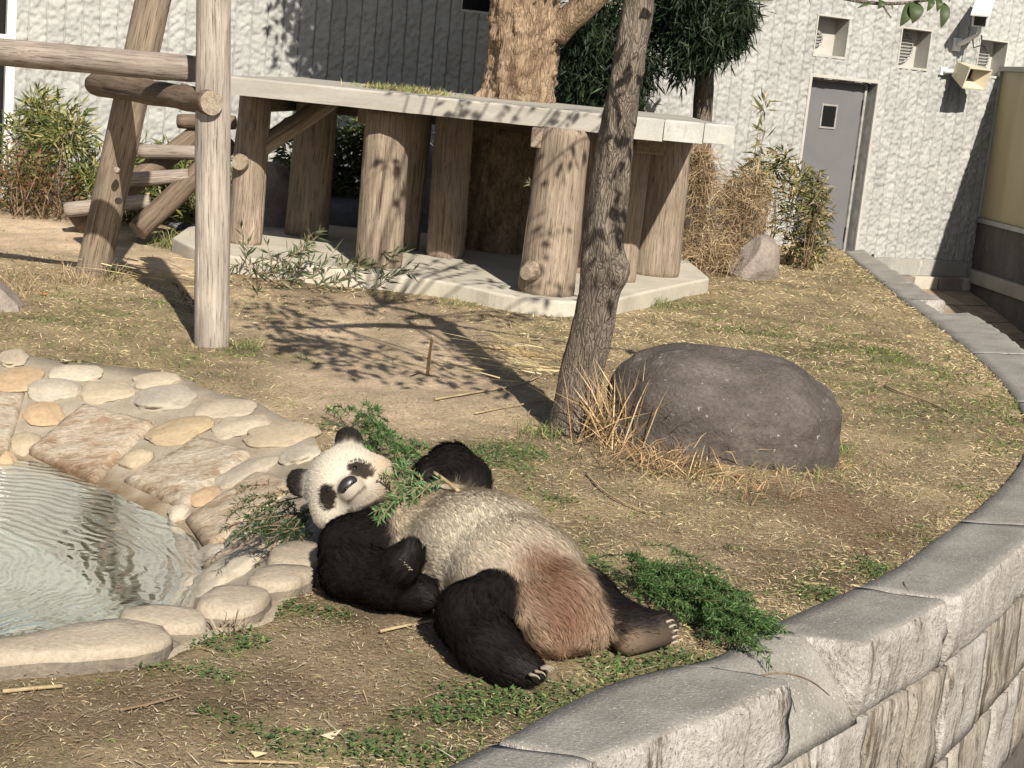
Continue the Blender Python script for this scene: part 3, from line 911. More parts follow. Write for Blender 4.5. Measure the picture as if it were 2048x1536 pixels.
# profile rows: u (0 inner edge .. 1 outer edge), z, roughness out, roughness up, material slot of the face that starts here
CAP = [(-.04, -.03, 0, 0, 0), (0, .012, 0, .4, 0), (.2, .018, 0, .5, 0), (.4, .024, 0, .5, 0), (.6, .03, 0, .5, 0), (.78, .036, .2, .7, 0), (.90, .042, .5, 1, 0), (.97, .036, .8, 1, 1), (1.0, .015, 1, .6, 1), (1.01, -.03, 1, .3, 1), (1.02, -.08, 1, .2, 1), (1.02, -.13, 1, .2, 1), (1.01, -.18, 1, .2, 1), (.98, -.215, .8, .5, 1), (.9, -.225, .2, .3, 1), (.6, -.225, 0, 0, 1), (.3, -.2, 0, 0, 1)]
cuts = [0, near((.30, 3.64)), near((.905, 4.33)), near((1.18, 4.655)), near((1.64, 5.26)), near((2.3, 6.37)), near((3.0, 7.8)), near((3.5, 9.5)), near((3.8, 11.4)), near((3.98, 13.55)), near((3.9, 14.3)), near((3.92, 15.6)), 692]
for a_, b_, s in [(cuts[0], cuts[1], 1), (cuts[1], cuts[2], 2), (cuts[3], cuts[4], 3), (cuts[4], cuts[5], 4), (cuts[5], cuts[6], 5), (cuts[6], cuts[7], 6), (cuts[7], cuts[8], 7), (cuts[8], cuts[9], 8), (cuts[10], cuts[11], 10), (cuts[11], cuts[12], 11)]:
    o = loft('cap_stone', a_, b_, CAP, [M['cap_top'], M['granite']], rw, s, 2, .013, jag=.07 if s in (2, 3, 8, 10) else .0)
GAP = [(-.04, -.04, 0, 0, 0), (0, .008, 0, .5, 0), (.2, .018, 0, .6, 0), (.38, .020, 0, .8, 0), (.52, -.005, 0, 1, 0), (.68, -.06, 0, 1, 0), (.84, -.125, .3, 1, 0), (.96, -.19, .5, 1, 0), (.98, -.235, .4, 0, 0), (.6, -.23, 0, 0, 0), (.3, -.2, 0, 0, 0)]
loft('mortar_gap', cuts[2] - 2, cuts[3] + 2, GAP, [M['cap_top']], rw, 31, 2, .01)
loft('mortar_gap', cuts[9] - 2, cuts[10] + 2, GAP, [M['cap_top']], rw, 32, 2, .01)
CORE = [(.3, -.21, 0, 0, 0), (.90, -.235, .3, 0, 0), (.90, -.6, .3, 0, 0), (.90, -1.2, .3, 0, 0), (.90, -2.0, 0, 0, 0), (.3, -2.0, 0, 0, 0)]
loft('wall_core', 1, 690, CORE, [M['joint']], rw, 33, 6, .01)
rs = np.random.default_rng(5)
def course(z0, z1, start, lens, seed0, u0=0.0):
    i = start
    for k, L_ in enumerate(lens):
        j = i
        while j < 690 and np.linalg.norm(OUTER[j] - OUTER[i]) < L_: j += 1
        u = 1.0 + rs.uniform(-.02, .03) + u0
        zm = np.linspace(z1, z0, 7)
        pr_ = [(.75, z1, 0, 0, 0), (u - .02, z1, .3, .3, 0)] + [(u, z_, 1, .2, 0) for z_ in zm[1:-1]] + [(u - .015, z0, .3, .3, 0), (.75, z0, 0, 0, 0)]
        loft('wall_stone', i, j - 1, pr_, [M['granite_low'] if k % 3 else M['granite']], rw, seed0 + k, 2, .012, jag=.012)
        i = j
course(-.635, -.235, near((.0, 3.3)), [.55, .5, .48, .42, .30, .34, .5, .55, .6, .5, .6], 60)
course(-1.05, -.645, near((.2, 3.52)), [.5, .6, .42, .5, .45, .6, .5, .6], 80, .005)

# ================================================================ house
W0 = np.array([3.3, 19.0, 0])
WD = nrm(np.array([.889, .459, 0]))
WN = np.array([WD[1], -WD[0], 0])                 # out of the wall, towards the lawn
def wp(t_, z, off=0.0):
    t_, z, off = np.broadcast_arrays(np.asarray(t_, float), z, off)
    return W0 + t_[..., None] * WD + np.stack([0 * z, 0 * z, z], -1) + off[..., None] * WN
WM = Matrix([[WD[k], WN[k], (0, 0, 1)[k], W0[k]] for k in range(3)] + [[0, 0, 0, 1]])   # local x along the wall, y out, z up
house = empty('panda_house', 'white rough cast concrete animal house with vertical ribs and a grey door', 'building')
PITCH_W = .1645
OPEN = [(-.11, .877, -.10, 2.02), (-.13, .325, 2.29, 2.735), (1.15, 1.60, 2.265, 2.715), (2.41, 2.86, 2.27, 2.70), (-4.75, -4.2, 2.33, 2.9), (-9.95, -9.35, 1.62, 2.7), (-9.95, -9.35, .15, 1.5)]
zc = np.arange(-.10, 4.0, .0165)
xo = np.r_[0, .013, .0135, np.linspace(.024, PITCH_W - .012, 9), PITCH_W - .0005, PITCH_W]
nz_, nx_ = len(zc), len(xo)
k0, k1 = int(math.floor((-13 + .11) / PITCH_W)), int(math.ceil((4.4 + .11) / PITCH_W))
for k in range(k0, k1):
    t0 = -.11 + k * PITCH_W
    T, Z = np.meshgrid(t0 + xo, zc)
    q = np.c_[T.ravel() * 17, Z.ravel() * 17, np.full(T.size, 3.3)]
    sm = lambda v_, a_, b_: (lambda x_: x_ * x_ * (3 - 2 * x_))(np.clip((v_ - a_) / (b_ - a_), 0, 1))
    hgt = .006 + .013 * sm(vn(q * 1.5, 11), .40, .58) + .010 * sm(vn(q * 2.6 + 9, 12), .42, .62) + .004 * vn(q * 4.5, 13)
    flat = (T.ravel() - t0 < .0132) | (T.ravel() - t0 > PITCH_W - .0002)
    hgt = np.where(flat, -.008, hgt)
    V = np.c_[T.ravel(), hgt, Z.ravel()]
    i = (np.arange(nz_ - 1)[:, None] * nx_ + np.arange(nx_ - 1)[None, :])
    Qd = np.stack([i, i + 1, i + nx_ + 1, i + nx_], -1).reshape(-1, 4)
    cx, cz = V[Qd, 0].mean(1), V[Qd, 2].mean(1)
    ok = np.ones(len(Qd), bool)
    for (a_, b_, c_, d_) in OPEN:
        ok &= ~((cx > a_ - .004) & (cx < b_ + .004) & (cz > c_) & (cz < d_))
    obj('wall_rib', mesh('wall_rib', V, Qd[ok], True), M['panel'], house, mw=WM)

def wbox(name, t0, t1, y0, y1, z0, z1, mat, parent, bev=.004):
    me = bevel_box(name, (abs(t1 - t0), abs(y1 - y0), abs(z1 - z0)), min(bev, .3 * min(abs(t1 - t0), abs(y1 - y0), abs(z1 - z0))))
    return obj(name, me, mat, parent, mw=WM @ Matrix.Translation(((t0 + t1) / 2, (y0 + y1) / 2, (z0 + z1) / 2)))

def niche(t0, t1, z0, z1, depth, name='vent_niche', back=None):
    V = np.array([[t0, 0, z0], [t1, 0, z0], [t1, 0, z1], [t0, 0, z1], [t0, -depth, z0], [t1, -depth, z0], [t1, -depth, z1], [t0, -depth, z1]])
    Fq = np.array([[0, 4, 5, 1], [1, 5, 6, 2], [2, 6, 7, 3], [3, 7, 4, 0], [4, 7, 6, 5]])
    n_ = obj(name, mesh(name, V, Fq, False), back or M['niche'], house, mw=WM)
    f = .018
    for nm, a in (('frame_rail', (t0 - f, t1 + f, z1, z1 + f)), ('frame_rail', (t0 - f, t1 + f, z0 - f * 1.6, z0)), ('frame_jamb', (t0 - f, t0, z0, z1)), ('frame_jamb', (t1, t1 + f, z0, z1))):
        o_ = wbox(nm, a[0], a[1], -.02, .03, a[2], a[3], M['niche'], None)
        o_.parent = n_
        o_.matrix_basis = n_.matrix_world.inverted() @ o_.matrix_basis
    return n_

def slat_vent(par, tcen, zcen, r, depth, n=7):
    """round louvre seen at the back of a vent niche"""
    for k in range(n):
        z = zcen - r + (k + .5) * 2 * r / n
        hw = math.sqrt(max(r * r - (z - zcen) ** 2, 1e-4))
        o_ = wbox('louvre_slat', tcen - hw, tcen + hw, -depth + .02, -depth + .045, z - .006, z + .006, M['alu'], None, .002)
        o_.parent = par
        o_.matrix_basis = par.matrix_world.inverted() @ o_.matrix_basis
    ang = np.linspace(0, 2 * math.pi, 28)
    pts = np.c_[tcen + r * np.cos(ang), np.full(28, -depth + .03), zcen + r * np.sin(ang)]
    V, F4, F3 = tube_np(pts, np.full(28, .010), 6, cap=False)
    o_ = obj('louvre_ring', mesh('louvre_ring', V, F4), M['alu'], None)
    o_.parent = par

n1_ = niche(-.13, .325, 2.29, 2.735, .22)
slat_vent(n1_, .03, 2.48, .09, .22, 5)
n2_ = niche(1.15, 1.60, 2.265, 2.715, .22)
slat_vent(n2_, 1.33, 2.50, .19, .22, 10)
n3_ = niche(2.41, 2.86, 2.27, 2.70, .22)
slat_vent(n3_, 2.59, 2.48, .19, .22, 10)
niche(-4.75, -4.2, 2.33, 2.9, .14, 'wall_window', M['black_glass'])
# the corner window at the far end: dark panes in a pale frame
for z0, z1 in ((1.62, 2.7), (.15, 1.5)):
    o_ = niche(-9.95, -9.35, z0, z1, .10, 'wall_window', M['black_glass'])
wbox('window_post', -9.352, -9.27, -.05, .05, -.1, 2.8, M['white_paint'], house)
wbox('window_sill', -9.95, -9.353, -.04, .06, 1.5, 1.62, M['white_paint'], house)

# door in its recess
V = np.array([[-.11, 0, -.10], [.877, 0, -.10], [.877, 0, 2.02], [-.11, 0, 2.02], [-.11, -.17, -.10], [.877, -.17, -.10], [.877, -.17, 2.02], [-.11, -.17, 2.02]])
obj('door_recess', mesh('door_recess', V, np.array([[0, 4, 5, 1], [1, 5, 6, 2], [2, 6, 7, 3], [3, 7, 4, 0], [4, 7, 6, 5]]), False), M['door_frame'], house, mw=WM)
door = wbox('door', -.075, .80, -.165, -.125, -.04, 1.985, M['door'], house)
def sub(nm, t0, t1, y0, y1, z0, z1, mat, par, bev=.003):
    o_ = wbox(nm, t0, t1, y0, y1, z0, z1, mat, None, bev)
    o_.parent = par
    o_.matrix_basis = par.matrix_world.inverted() @ o_.matrix_basis
    return o_
bpy.context.view_layer.update()
sub('window_pane', .215, .415, -.128, -.1215, 1.45, 1.70, M['black_glass'], door)
for a in ((.195, .435, 1.70, 1.722), (.195, .435, 1.428, 1.45), (.195, .215, 1.45, 1.70), (.415, .435, 1.45, 1.70)):
    sub('window_frame', a[0], a[1], -.130, -.112, a[2], a[3], M['door_frame'], door)
for z in (1.72, .92, .15):
    sub('hinge', .795, .82, -.13, -.105, z - .09, z + .09, M['black'], door)
for nm, a in (('door_jamb', (-.108, -.078, -.1, 2.0)), ('door_jamb', (.803, .835, -.1, 2.0)), ('door_head', (-.078, .803, 1.988, 2.018))):
    wbox(nm, a[0], a[1], -.165, -.095, a[2], a[3], M['door_frame'], house)
for a in ((-.15, -.112, -.1, 2.06), (.879, .917, -.1, 2.06)):
    wbox('door_surround', a[0], a[1], 0, .035, a[2], a[3], M['niche'], house)
wbox('door_lintel', -.112, .879, 0, .035, 2.022, 2.06, M['niche'], house)
wbox('door_step', -.2, .98, -.16, .10, -.20, -.103, M['concrete'], house)
wbox('plinth', .985, 3.0, -.10, .045, -.31, -.102, M['plinth'], house)
wbox('plinth', -13, -.205, -.10, .03, -.5, -.102, M['plinth'], house)
for k in range(5):
    wbox('footing_stone', 1.0 + k * .40, 1.385 + k * .40, -.05, .16 + .02 * (k % 2), -.48, -.313, M['rock'] if k % 2 else M['slab'], house, .012)
wbox('wall_core', -13, 4.4, -.45, -.31, -.6, 4.0, M['plinth'], house)
for tt in (1.17,):
    V, F4, F3 = tube_np([wp(tt, -.33, .08), wp(tt, -.03, .08)], [.018, .018], 10)
    obj('standpipe', mesh('standpipe', V, [F4, F3]), M['door_frame'], house)

# annex with yellowed sheets, right of the door
AD = nrm(np.array([.137, -.99, 0]))
AN = np.array([-AD[1], AD[0], 0]) * -1            # faces the lawn
A0 = wp(2.83, 0.0, .0)
AM = Matrix([[AD[k], AN[k], (0, 0, 1)[k], (A0[0], A0[1], 0)[k]] for k in range(3)] + [[0, 0, 0, 1]])
annex = empty('annex', 'low annex of yellowed plastic sheets on a dark concrete base beside the house wall', 'building')
def abox(name, s0, s1, y0, y1, z0, z1, mat, bev=.004):
    me = bevel_box(name, (s1 - s0, y1 - y0, z1 - z0), min(bev, .3 * min(s1 - s0, y1 - y0, z1 - z0)))
    return obj(name, me, mat, annex, mw=AM @ Matrix.Translation(((s0 + s1) / 2, (y0 + y1) / 2, (z0 + z1) / 2)))
abox('base_wall', .0, 7, -.2, -.0, -2, .41, M['dark_concrete'])
abox('base_ledge', .0, 7, -.003, .07, -.36, -.19, M['concrete'])
abox('lower_wall', .0, 7, -.15, .03, -2, -.363, M['dark_concrete'])
abox('bottom_rail', .0, 7, -.06, .03, .413, .475, M['alu'])
abox('top_rail', .0, 7, -.06, .03, 2.34, 2.40, M['alu'])
for k in range(4):
    s0 = .0 + k * 1.82
    abox('yellow_sheet', s0 + .06, s0 + 1.76, -.03, -.015, .478, 2.337, M['yellow_sheet'])
    abox('mullion', s0 + (.0 if k == 0 else -.055), s0 + .055, -.05, .025, .478, 2.337, M['alu'])
abox('back_wall', .0, 7, -1.0, -.9, -2, 2.35, M['dark_concrete'])
abox('roof_sheet', .0, 7, -1.02, -.062, 2.355, 2.375, M['alu'])

# sloping paving down in the moat corner
mp_v, mp_f = [], []
moat_paving = tag(obj('moat_paving', None), 'brown stone paving down in the moat corner', kind='structure')
V = np.array([wp(.8, -.49, .1), wp(3.6, -.49, .1), wp(3.6, -1.0, 3.2), wp(.8, -1.0, 3.2), wp(3.6, -2.0, 3.2), wp(.8, -2.0, 3.2)])
bpy.data.objects.remove(moat_paving)
moat_paving = tag(obj('moat_paving', mesh('moat_paving', V, np.array([[0, 1, 2, 3], [3, 2, 4, 5]]), False), M['joint']), 'brown stone paving down in the moat corner', kind='structure')
for i in range(5):
    for j in range(4):
        t0, y0 = .85 + i * .46 + (j % 2) * .15, .16 + j * .62
        V = []
        for dz in (.0, .03):
            for (a, bb) in ((0, 0), (.43, 0), (.43, .58), (0, .58)):
                yy = y0 + bb
                V.append(wp(t0 + a, -.49 - (yy - .1) * .1645 + dz, yy))
        obj('paving_stone', mesh('paving_stone', np.array(V), np.array([[4, 5, 6, 7], [0, 1, 5, 4], [1, 2, 6, 5], [2, 3, 7, 6], [3, 0, 4, 7]]), False), M['moat_stone'], moat_paving)

# camera and loudspeaker on the wall
cc_ = empty('security_camera', 'white box security camera on a short bracket high on the house wall', 'camera')
def gbox(name, mw, size, mat, par, bev=.006):
    return obj(name, bevel_box(name, size, bev), mat, par, mw=mw)
aim = Vector((-.30, -.88, -.36)).normalized()
cb = Vector(wp(2.08, 2.97, .34))
rot = (-aim).to_track_quat('Y', 'Z').to_matrix().to_4x4()
CM = Matrix.Translation(cb) @ rot
gbox('housing', CM, (.19, .46, .16), M['white_paint'], cc_, .012)
gbox('sun_shield', CM @ Matrix.Translation((0, -.04, .10)), (.225, .60, .025), M['white_paint'], cc_, .005)
gbox('lens_window', CM @ Matrix.Translation((0, -.232, -.005)), (.14, .01, .11), M['black_glass'], cc_, .003)
V, F4, F3 = tube_np([wp(2.02, 2.60, .0), wp(2.02, 2.62, .12), cb + Vector((.0, .02, -.24)), cb + Vector((0, .03, -.05))], [.03, .03, .028, .025], 12)
obj('bracket', mesh('bracket', V, [F4, F3]), M['white_paint'], cc_)
V, F4, F3 = tube_np([np.array(cb) + np.array([.02, -.03, -.24]), np.array(cb) + np.array([.04, -.05, -.36]), np.array(cb) + np.array([-.05, -.02, -.40]), np.array(cb) + np.array([-.07, .0, -.30])], [.01] * 4, 8)
obj('cable', mesh('cable', V, [F4, F3]), M['black'], cc_)
gbox('wall_plate', WM @ Matrix.Translation((2.02, .03, 2.60)), (.12, .04, .16), M['white_paint'], cc_)

sp = empty('horn_loudspeaker', 'cream boxy horn loudspeaker on a bracket under the security camera', 'loudspeaker')
aim = nrm(np.array([.50, -.80, -.30]))
side = nrm(np.cross(aim, [0, 0, 1.]))
upv = np.cross(side, aim)
s0 = wp(2.02, 2.30, .14)
secs = [(0, .085, .09), (.06, .10, .10), (.34, .20, .135)]
V = []
for (d_, hw, hh) in secs:
    for (a, bb) in ((-1, -1), (1, -1), (1, 1), (-1, 1)):
        V.append(s0 + aim * d_ + side * a * hw + upv * bb * hh)
for (d_, hw, hh) in ((.342, .185, .12), (.15, .08, .06)):
    for (a, bb) in ((-1, -1), (1, -1), (1, 1), (-1, 1)):
        V.append(s0 + aim * d_ + side * a * hw + upv * bb * hh)
Fq = [[0, 3, 2, 1]] + [[k * 4 + j, k * 4 + (j + 1) % 4, (k + 1) * 4 + (j + 1) % 4, (k + 1) * 4 + j] for k in range(4) for j in range(4)]
obj('horn', mesh('horn', np.array(V), np.array(Fq), False), M['cream_paint'], sp)
V2 = np.array(V[16:20])
obj('horn_throat', mesh('horn_throat', V2 - aim * -.004, np.array([[0, 1, 2, 3]]), False), M['black'], sp)
V, F4, F3 = tube_np([wp(1.86, 2.26, .0), wp(1.86, 2.26, .10), s0 - side * .02 - upv * .02], [.03, .03, .03], 10)
obj('bracket', mesh('bracket', V, [F4, F3]), M['white_paint'], sp)
gbox('wall_plate', WM @ Matrix.Translation((1.86, .035, 2.26)), (.1, .05, .1), M['white_paint'], sp)
# ================================================================ raised platform on log posts
SLAB_Z, DECK_B, DECK_T = .13, 1.35, 1.487
def prism(name, poly, z0, z1, mat, parent=None, bev=.012, rough=0.0, sub_=0.12, seed=0):
    P2 = resample(np.asarray(poly, float), max(8, int(sum(np.linalg.norm(np.roll(poly, -1, 0) - np.asarray(poly), axis=1)) / sub_)), True)
    # keep the true corners
    P2 = np.vstack([P2])
    bm = bmesh.new()
    vs = [bm.verts.new((*p, z0)) for p in P2]
    f_ = bm.faces.new(vs)
    r = bmesh.ops.extrude_face_region(bm, geom=[f_])
    up = [e for e in r['geom'] if isinstance(e, bmesh.types.BMVert)]
    bmesh.ops.translate(bm, vec=(0, 0, z1 - z0), verts=up)
    bmesh.ops.recalc_face_normals(bm, faces=bm.faces)
    edges = [e for e in bm.edges if all(abs(v_.co.z - z1) < 1e-4 for v_ in e.verts)]
    bmesh.ops.bevel(bm, geom=edges, offset=bev, segments=3, affect='EDGES', profile=.5)
    if rough:
        V = np.array([v_.co[:] for v_ in bm.verts])
        n = (fbm(V * 6, seed, 3) - .5) * 2 * rough
        for v_, k in zip(bm.verts, n):
            v_.co.z += k * .4
            v_.co.x += k
    me = bpy.data.meshes.new(name)
    bm.to_mesh(me)
    bm.free()
    return obj(name, me, mat, parent)

slab_px = [(345, 474), (400, 503), (520, 519), (640, 533), (755, 547), (820, 553), (930, 570), (1010, 590), (1100, 601), (1170, 604), (1240, 596), (1300, 581), (1420, 556)]
sl = np.array([at_z(*q, SLAB_Z)[:2] for q in slab_px])
sl_c = np.vstack([chaikin(sl[:-2], 2), sl[-2:], [(1.55, 15.3), (-3.1, 15.3)]])
tag(prism('concrete_slab', sl_c, -.10, SLAB_Z, M['slab'], None, .02, .008, .07), 'pale cement slab with a wavy front edge under the wooden platform', 'slab')

platform = empty('platform', 'raised concrete deck on thick log posts built round an old tree', 'platform')
DK = np.array([at_z(440, 150, DECK_T)[:2], at_z(1235, 231, DECK_T)[:2], at_z(1456, 252, DECK_T)[:2], (1.35, 14.4), (-2.3, 14.9)])
def dense(poly, step=.1):
    out_ = []
    for a_, b_ in zip(poly, np.roll(poly, -1, 0)):
        n = max(2, int(np.linalg.norm(b_ - a_) / step))
        out_ += [a_ + (b_ - a_) * k / n for k in range(n)]
    return np.array(out_)
def slabpoly(name, poly, z0, z1, mat, parent, chip=.004, seed=0):
    D_ = dense(poly)
    n = len(D_)
    c0 = D_.mean(0)
    prof = [(.0, z0), (-.0, z1 - .012), (-.012, z1)]
    inn = nrm(c0 - D_)
    rows = [np.c_[D_, np.full(n, z0)], np.c_[D_, np.full(n, z0 + .02)], np.c_[D_, np.full(n, z1 - .014)], np.c_[D_ + inn * .010, np.full(n, z1)]]
    V = np.vstack(rows)
    V[:, 2] += (fbm(V * 20, seed, 3) - .5) * chip
    V[n:3 * n, :2] += (np.tile(inn, (2, 1)) * ((fbm(V[n:3 * n] * 9, seed + 1, 3) - .5) * chip * 2.5)[:, None])
    j = np.arange(n)
    F = [np.vstack([np.stack([k * n + j, k * n + (j + 1) % n, (k + 1) * n + (j + 1) % n, (k + 1) * n + j], -1) for k in range(3)])]
    V = np.vstack([V, [*c0, z1 - .01], [*c0, z0]])
    F3 = np.vstack([np.stack([np.full(n, len(V) - 2), 3 * n + j, 3 * n + (j + 1) % n], -1), np.stack([np.full(n, len(V) - 1), (j + 1) % n, j], -1)])
    return obj(name, mesh(name, V, [F[0], F3], False), mat, parent)
slabpoly('deck', DK, DECK_B, DECK_T, M['deck'], platform)
e0, e1 = DK[1], DK[2]
ed = nrm(e1 - e0)
en = np.array([ed[1], -ed[0]])
for k, (a_, b_) in enumerate(((.0, .42), (.425, .78), (.785, 1.06))):
    L_ = np.linalg.norm(e1 - e0)
    A_, B_ = e0 + ed * L_ * a_, e0 + ed * L_ * b_
    slabpoly('edge_block', np.array([A_ + en * (.012 + .006 * k), B_ + en * (.012 + .006 * k), B_ - en * .03, A_ - en * .03]), DECK_B - .018 + .010 * k, DECK_T + .004 + .001 * k, M['edge'], platform, .003, k)
WT = [M['wood_tan'], M['end_grain']]
WG = [M['wood_grey'], M['end_grain']]
WK = [M['wood_dark'], M['end_grain']]
POSTS = [(488, 486, .15, .13), (757, 531, .185, .17), (612, 470, .195, .18), (890, 512, .165, .16), (1092, 585, .215, .19), (1308, 548, .22, .215), (1240, 561, .13, .12), (1158, 545, .07, .07), (808, 497, .13, .13)]
TOPZ = 1.17
pw = []
for k, (px, py, ra, rb) in enumerate(POSTS):
    p = at_z(px, py, SLAB_Z)
    pw.append(p)
    log('post', p + np.array([0, 0, -.02]), np.array([p[0] + .02 * (-1) ** k, p[1], DECK_B + .005]), ra, rb, WT, platform, 32, 40 + k, 3, .01, .009, 5)
# the forked limb of the left post
log('fork_limb', pw[0] + np.array([.03, 0, .75]), np.array([pw[0][0] + .62, pw[0][1] + .25, DECK_B + .01]), .085, .075, WT, platform, 20, 61, 1)
log('burl', at_z(476, 345, .0) * 0 + np.array([pw[0][0] - .04, pw[0][1] - .14, .80]), np.array([pw[0][0] - .045, pw[0][1] - .20, .80]), .075, .06, WT, platform, 18, 62, 0, 0, .004, 0)
log('burl', np.array([pw[4][0] - .12, pw[4][1] - .16, .30]), np.array([pw[4][0] - .17, pw[4][1] - .24, .29]), .085, .05, WT, platform, 18, 63, 0, 0, .006, 0)
def beam(name, A_, B_, w, h, mat, parent):
    A_, B_ = np.asarray(A_, float), np.asarray(B_, float)
    d = B_ - A_
    L_ = np.linalg.norm(d)
    zx = d / L_
    xx = nrm(np.cross(zx, [0, 0, 1]))
    yy = np.cross(zx, xx)
    me = bevel_box(name, (w, h, L_), .012)
    c0 = (A_ + B_) / 2
    return obj(name, me, mat, parent, mw=Matrix([[xx[k], yy[k], zx[k], c0[k]] for k in range(3)] + [[0, 0, 0, 1]]))
bd = np.array([.10, .995, 0])
for px, py in ((740, 232), (1092, 278), (1302, 290), (500, 205)):
    q = at_z(px, py, 1.27)
    q[1] += .06
    beam('cross_beam', q, q + bd * 1.7, .22, .145, M['wood_tan'], platform)
beam('long_beam', (-2.4, 14.35, 1.27), (1.2, 13.7, 1.27), .16, .14, M['wood_dark'], platform)

# ================================================================ old hollow tree through the deck
old = empty('old_tree', 'old thick tree with flaking bark rising through the deck', 'tree')
OT = [(985, 545, .46), (990, 480, .40), (998, 400, .355), (1005, 300, .35), (1015, 240, .345), (1035, 200, .335), (1040, 150, .325), (1045, 90, .32), (1052, 40, .325), (1050, 0, .30), (1048, -60, .27), (1050, -160, .25)]
pts = np.array([at_y(a_, b_, 14.25) for a_, b_, _ in OT])
pts2 = resample(np.c_[pts, [q[2] for q in OT]], 220)
V, F4, F3 = tube_np(pts2[:, :3], pts2[:, 3], 110, .0)
ax = np.repeat(pts2[:, :3], 110, 0)
dd = nrm(V[:-2] - ax)
lob = (fbm(V[:-2] * np.array([4.5, 4.5, 1.1]), 70, 3) - .5) * .26
plate = np.abs(fbm(V[:-2] * np.array([13, 13, 5]), 71, 4) - .5) * .18 + np.clip(fbm(V[:-2] * np.array([30, 30, 12]), 72, 3) - .45, 0, 1) * .10
V[:-2] += dd * (lob + plate - .02)[:, None]
obj('trunk', mesh('trunk', V, [F4, F3]), M['bark_old'], old)
br = np.array([at_y(1110, 70, 14.2), at_y(1130, 45, 14.15), at_y(1160, 20, 14.1), at_y(1195, -8, 14.05), at_y(1240, -60, 14.0), at_y(1270, -200, 13.9)])
V, F4, F3 = tube_np(resample(chaikin(br, 2), 30), np.linspace(.13, .07, 30), 18, .012, 9, 73)
obj('branch', mesh('branch', V, [F4, F3]), M['bark_old'], old)
for k, tip in enumerate([(-1.3, 13.3, 4.2), (-.4, 13.0, 4.6), (.5, 13.2, 4.4), (-.9, 13.8, 4.8), (.8, 13.5, 3.9)]):
    a_ = pts2[-1, :3] if k < 4 else br[-1]
    V, F4, F3 = tube_np(resample(chaikin([a_, a_ + np.array([0, 0, .5]), (a_ + np.array(tip)) / 2 + np.array([0, 0, .3]), tip], 2), 14), np.linspace(.13, .03, 14), 10, .01, 6, k)
    obj('branch', mesh('branch', V, [F4, F3]), M['bark_old'], old)
def crown(name, n, boxes, L, W, cols, parent, seed, down=0.0, clump=.22, per=22, p=None):
    r_ = np.random.default_rng(seed)
    cs = []
    while len(cs) < n:
        (x0, x1, y0, y1, z0, z1) = boxes[r_.integers(len(boxes))]
        u_ = r_.uniform(-1, 1, 3)
        if np.linalg.norm(u_) > 1: continue
        cs.append(((x0 + x1) / 2 + u_[0] * (x1 - x0) / 2, (y0 + y1) / 2 + u_[1] * (y1 - y0) / 2, (z0 + z1) / 2 + u_[2] * (z1 - z0) / 2))
    cs = np.array(cs)
    root = np.repeat(cs, per, 0) + r_.normal(0, clump * .35, (n * per, 3))
    d = nrm(r_.normal(size=(n * per, 3)) + np.array([0, 0, -down]))
    ln = L * r_.uniform(.6, 1.2, n * per)
    V, F4, F3 = leaves_np(root, d, ln, ln / L * W, droop=.12 if down else 0)
    c = pick(cols, n * per, .18, p)
    o_ = obj(name, mesh(name, V, [F3], False, np.repeat(c, 5, 0)), M['leaf'], parent)
    o_['kind'] = 'stuff'
    return o_
crown('crown', 900, [(-1.6, .2, 12.6, 14.0, 3.3, 5.2), (-.8, 1.1, 12.6, 14.0, 3.4, 5.4), (-1.5, .9, 12.8, 14.2, 4.2, 6.0)], .15, .06, [(.04, .07, .02), (.06, .10, .03)], old, 5, .2, .5, 24)
# loose strip of bark hanging on the trunk
lv = at_y(905, 278, 13.9)
V, F4, F3 = leaves_np(np.array([lv, lv + [.02, 0, -.02]]), np.array([[.3, -.1, .9], [-.35, -.1, -.9]]), [.10, .13], [.09, .07], np.array([[.9, 0, -.3], [.9, 0, -.3]]))
tag(obj('hanging_leaf', mesh('hanging_leaf', V, F3, False, np.tile([.55, .36, .22], (10, 1))), M['straw']), 'curled tan dead leaf hanging under the deck before the dark old trunk', 'leaf')

# ================================================================ log climbing frame on the left
fr_ = empty('climbing_frame', 'weathered log climbing frame with upright post leaning log and long rail', 'climbing frame')
p = at_z(424, 688, 0)
ptop = at_y(427, 0, 8.86)
pdir = nrm(ptop - p)
log('upright_post', p - pdir * .05, p + pdir * 2.6, .102, .096, [M['wood_pale'], M['end_grain']], fr_, 36, 3, 5, .0, .006, 2)
q0, q1 = at_z(184, 552, 0), at_y(306, 0, 10.5)
qd = nrm(q1 - q0)
log('leaning_log', q0 - qd * .06, q1 + qd * .7, .118, .112, [M['wood_tan'], M['end_grain']], fr_, 30, 8, 2, .0, .006, 6)
log('rail_log', at_y(-220, 84, 9.75), at_y(391, 139, 9.25), .082, .078, WG, fr_, 30, 12, 4, .0, .007, 9)
log('tie_log', at_y(192, 168, 11.0), at_y(424, 205, 8.72), .082, .068, WK, fr_, 28, 15, 4, .0, .010, 4)
def peg(name, c0, n_, r_, parent):
    c0 = np.asarray(c0); n_ = nrm(n_)
    V, F4, F3 = tube_np([c0 - n_ * .03, c0 + n_ * .008, c0 + n_ * .012], [r_, r_, r_ * .8], 14)
    return obj(name, mesh(name, V, [F4, F3]), M['end_grain'], parent)
peg('wood_plug', at_y(233, 340, 10.57), (-.05, -1, .25), .022, fr_)
peg('wood_plug', at_y(237, 402, 10.60), (.35, -1, .1), .024, fr_)
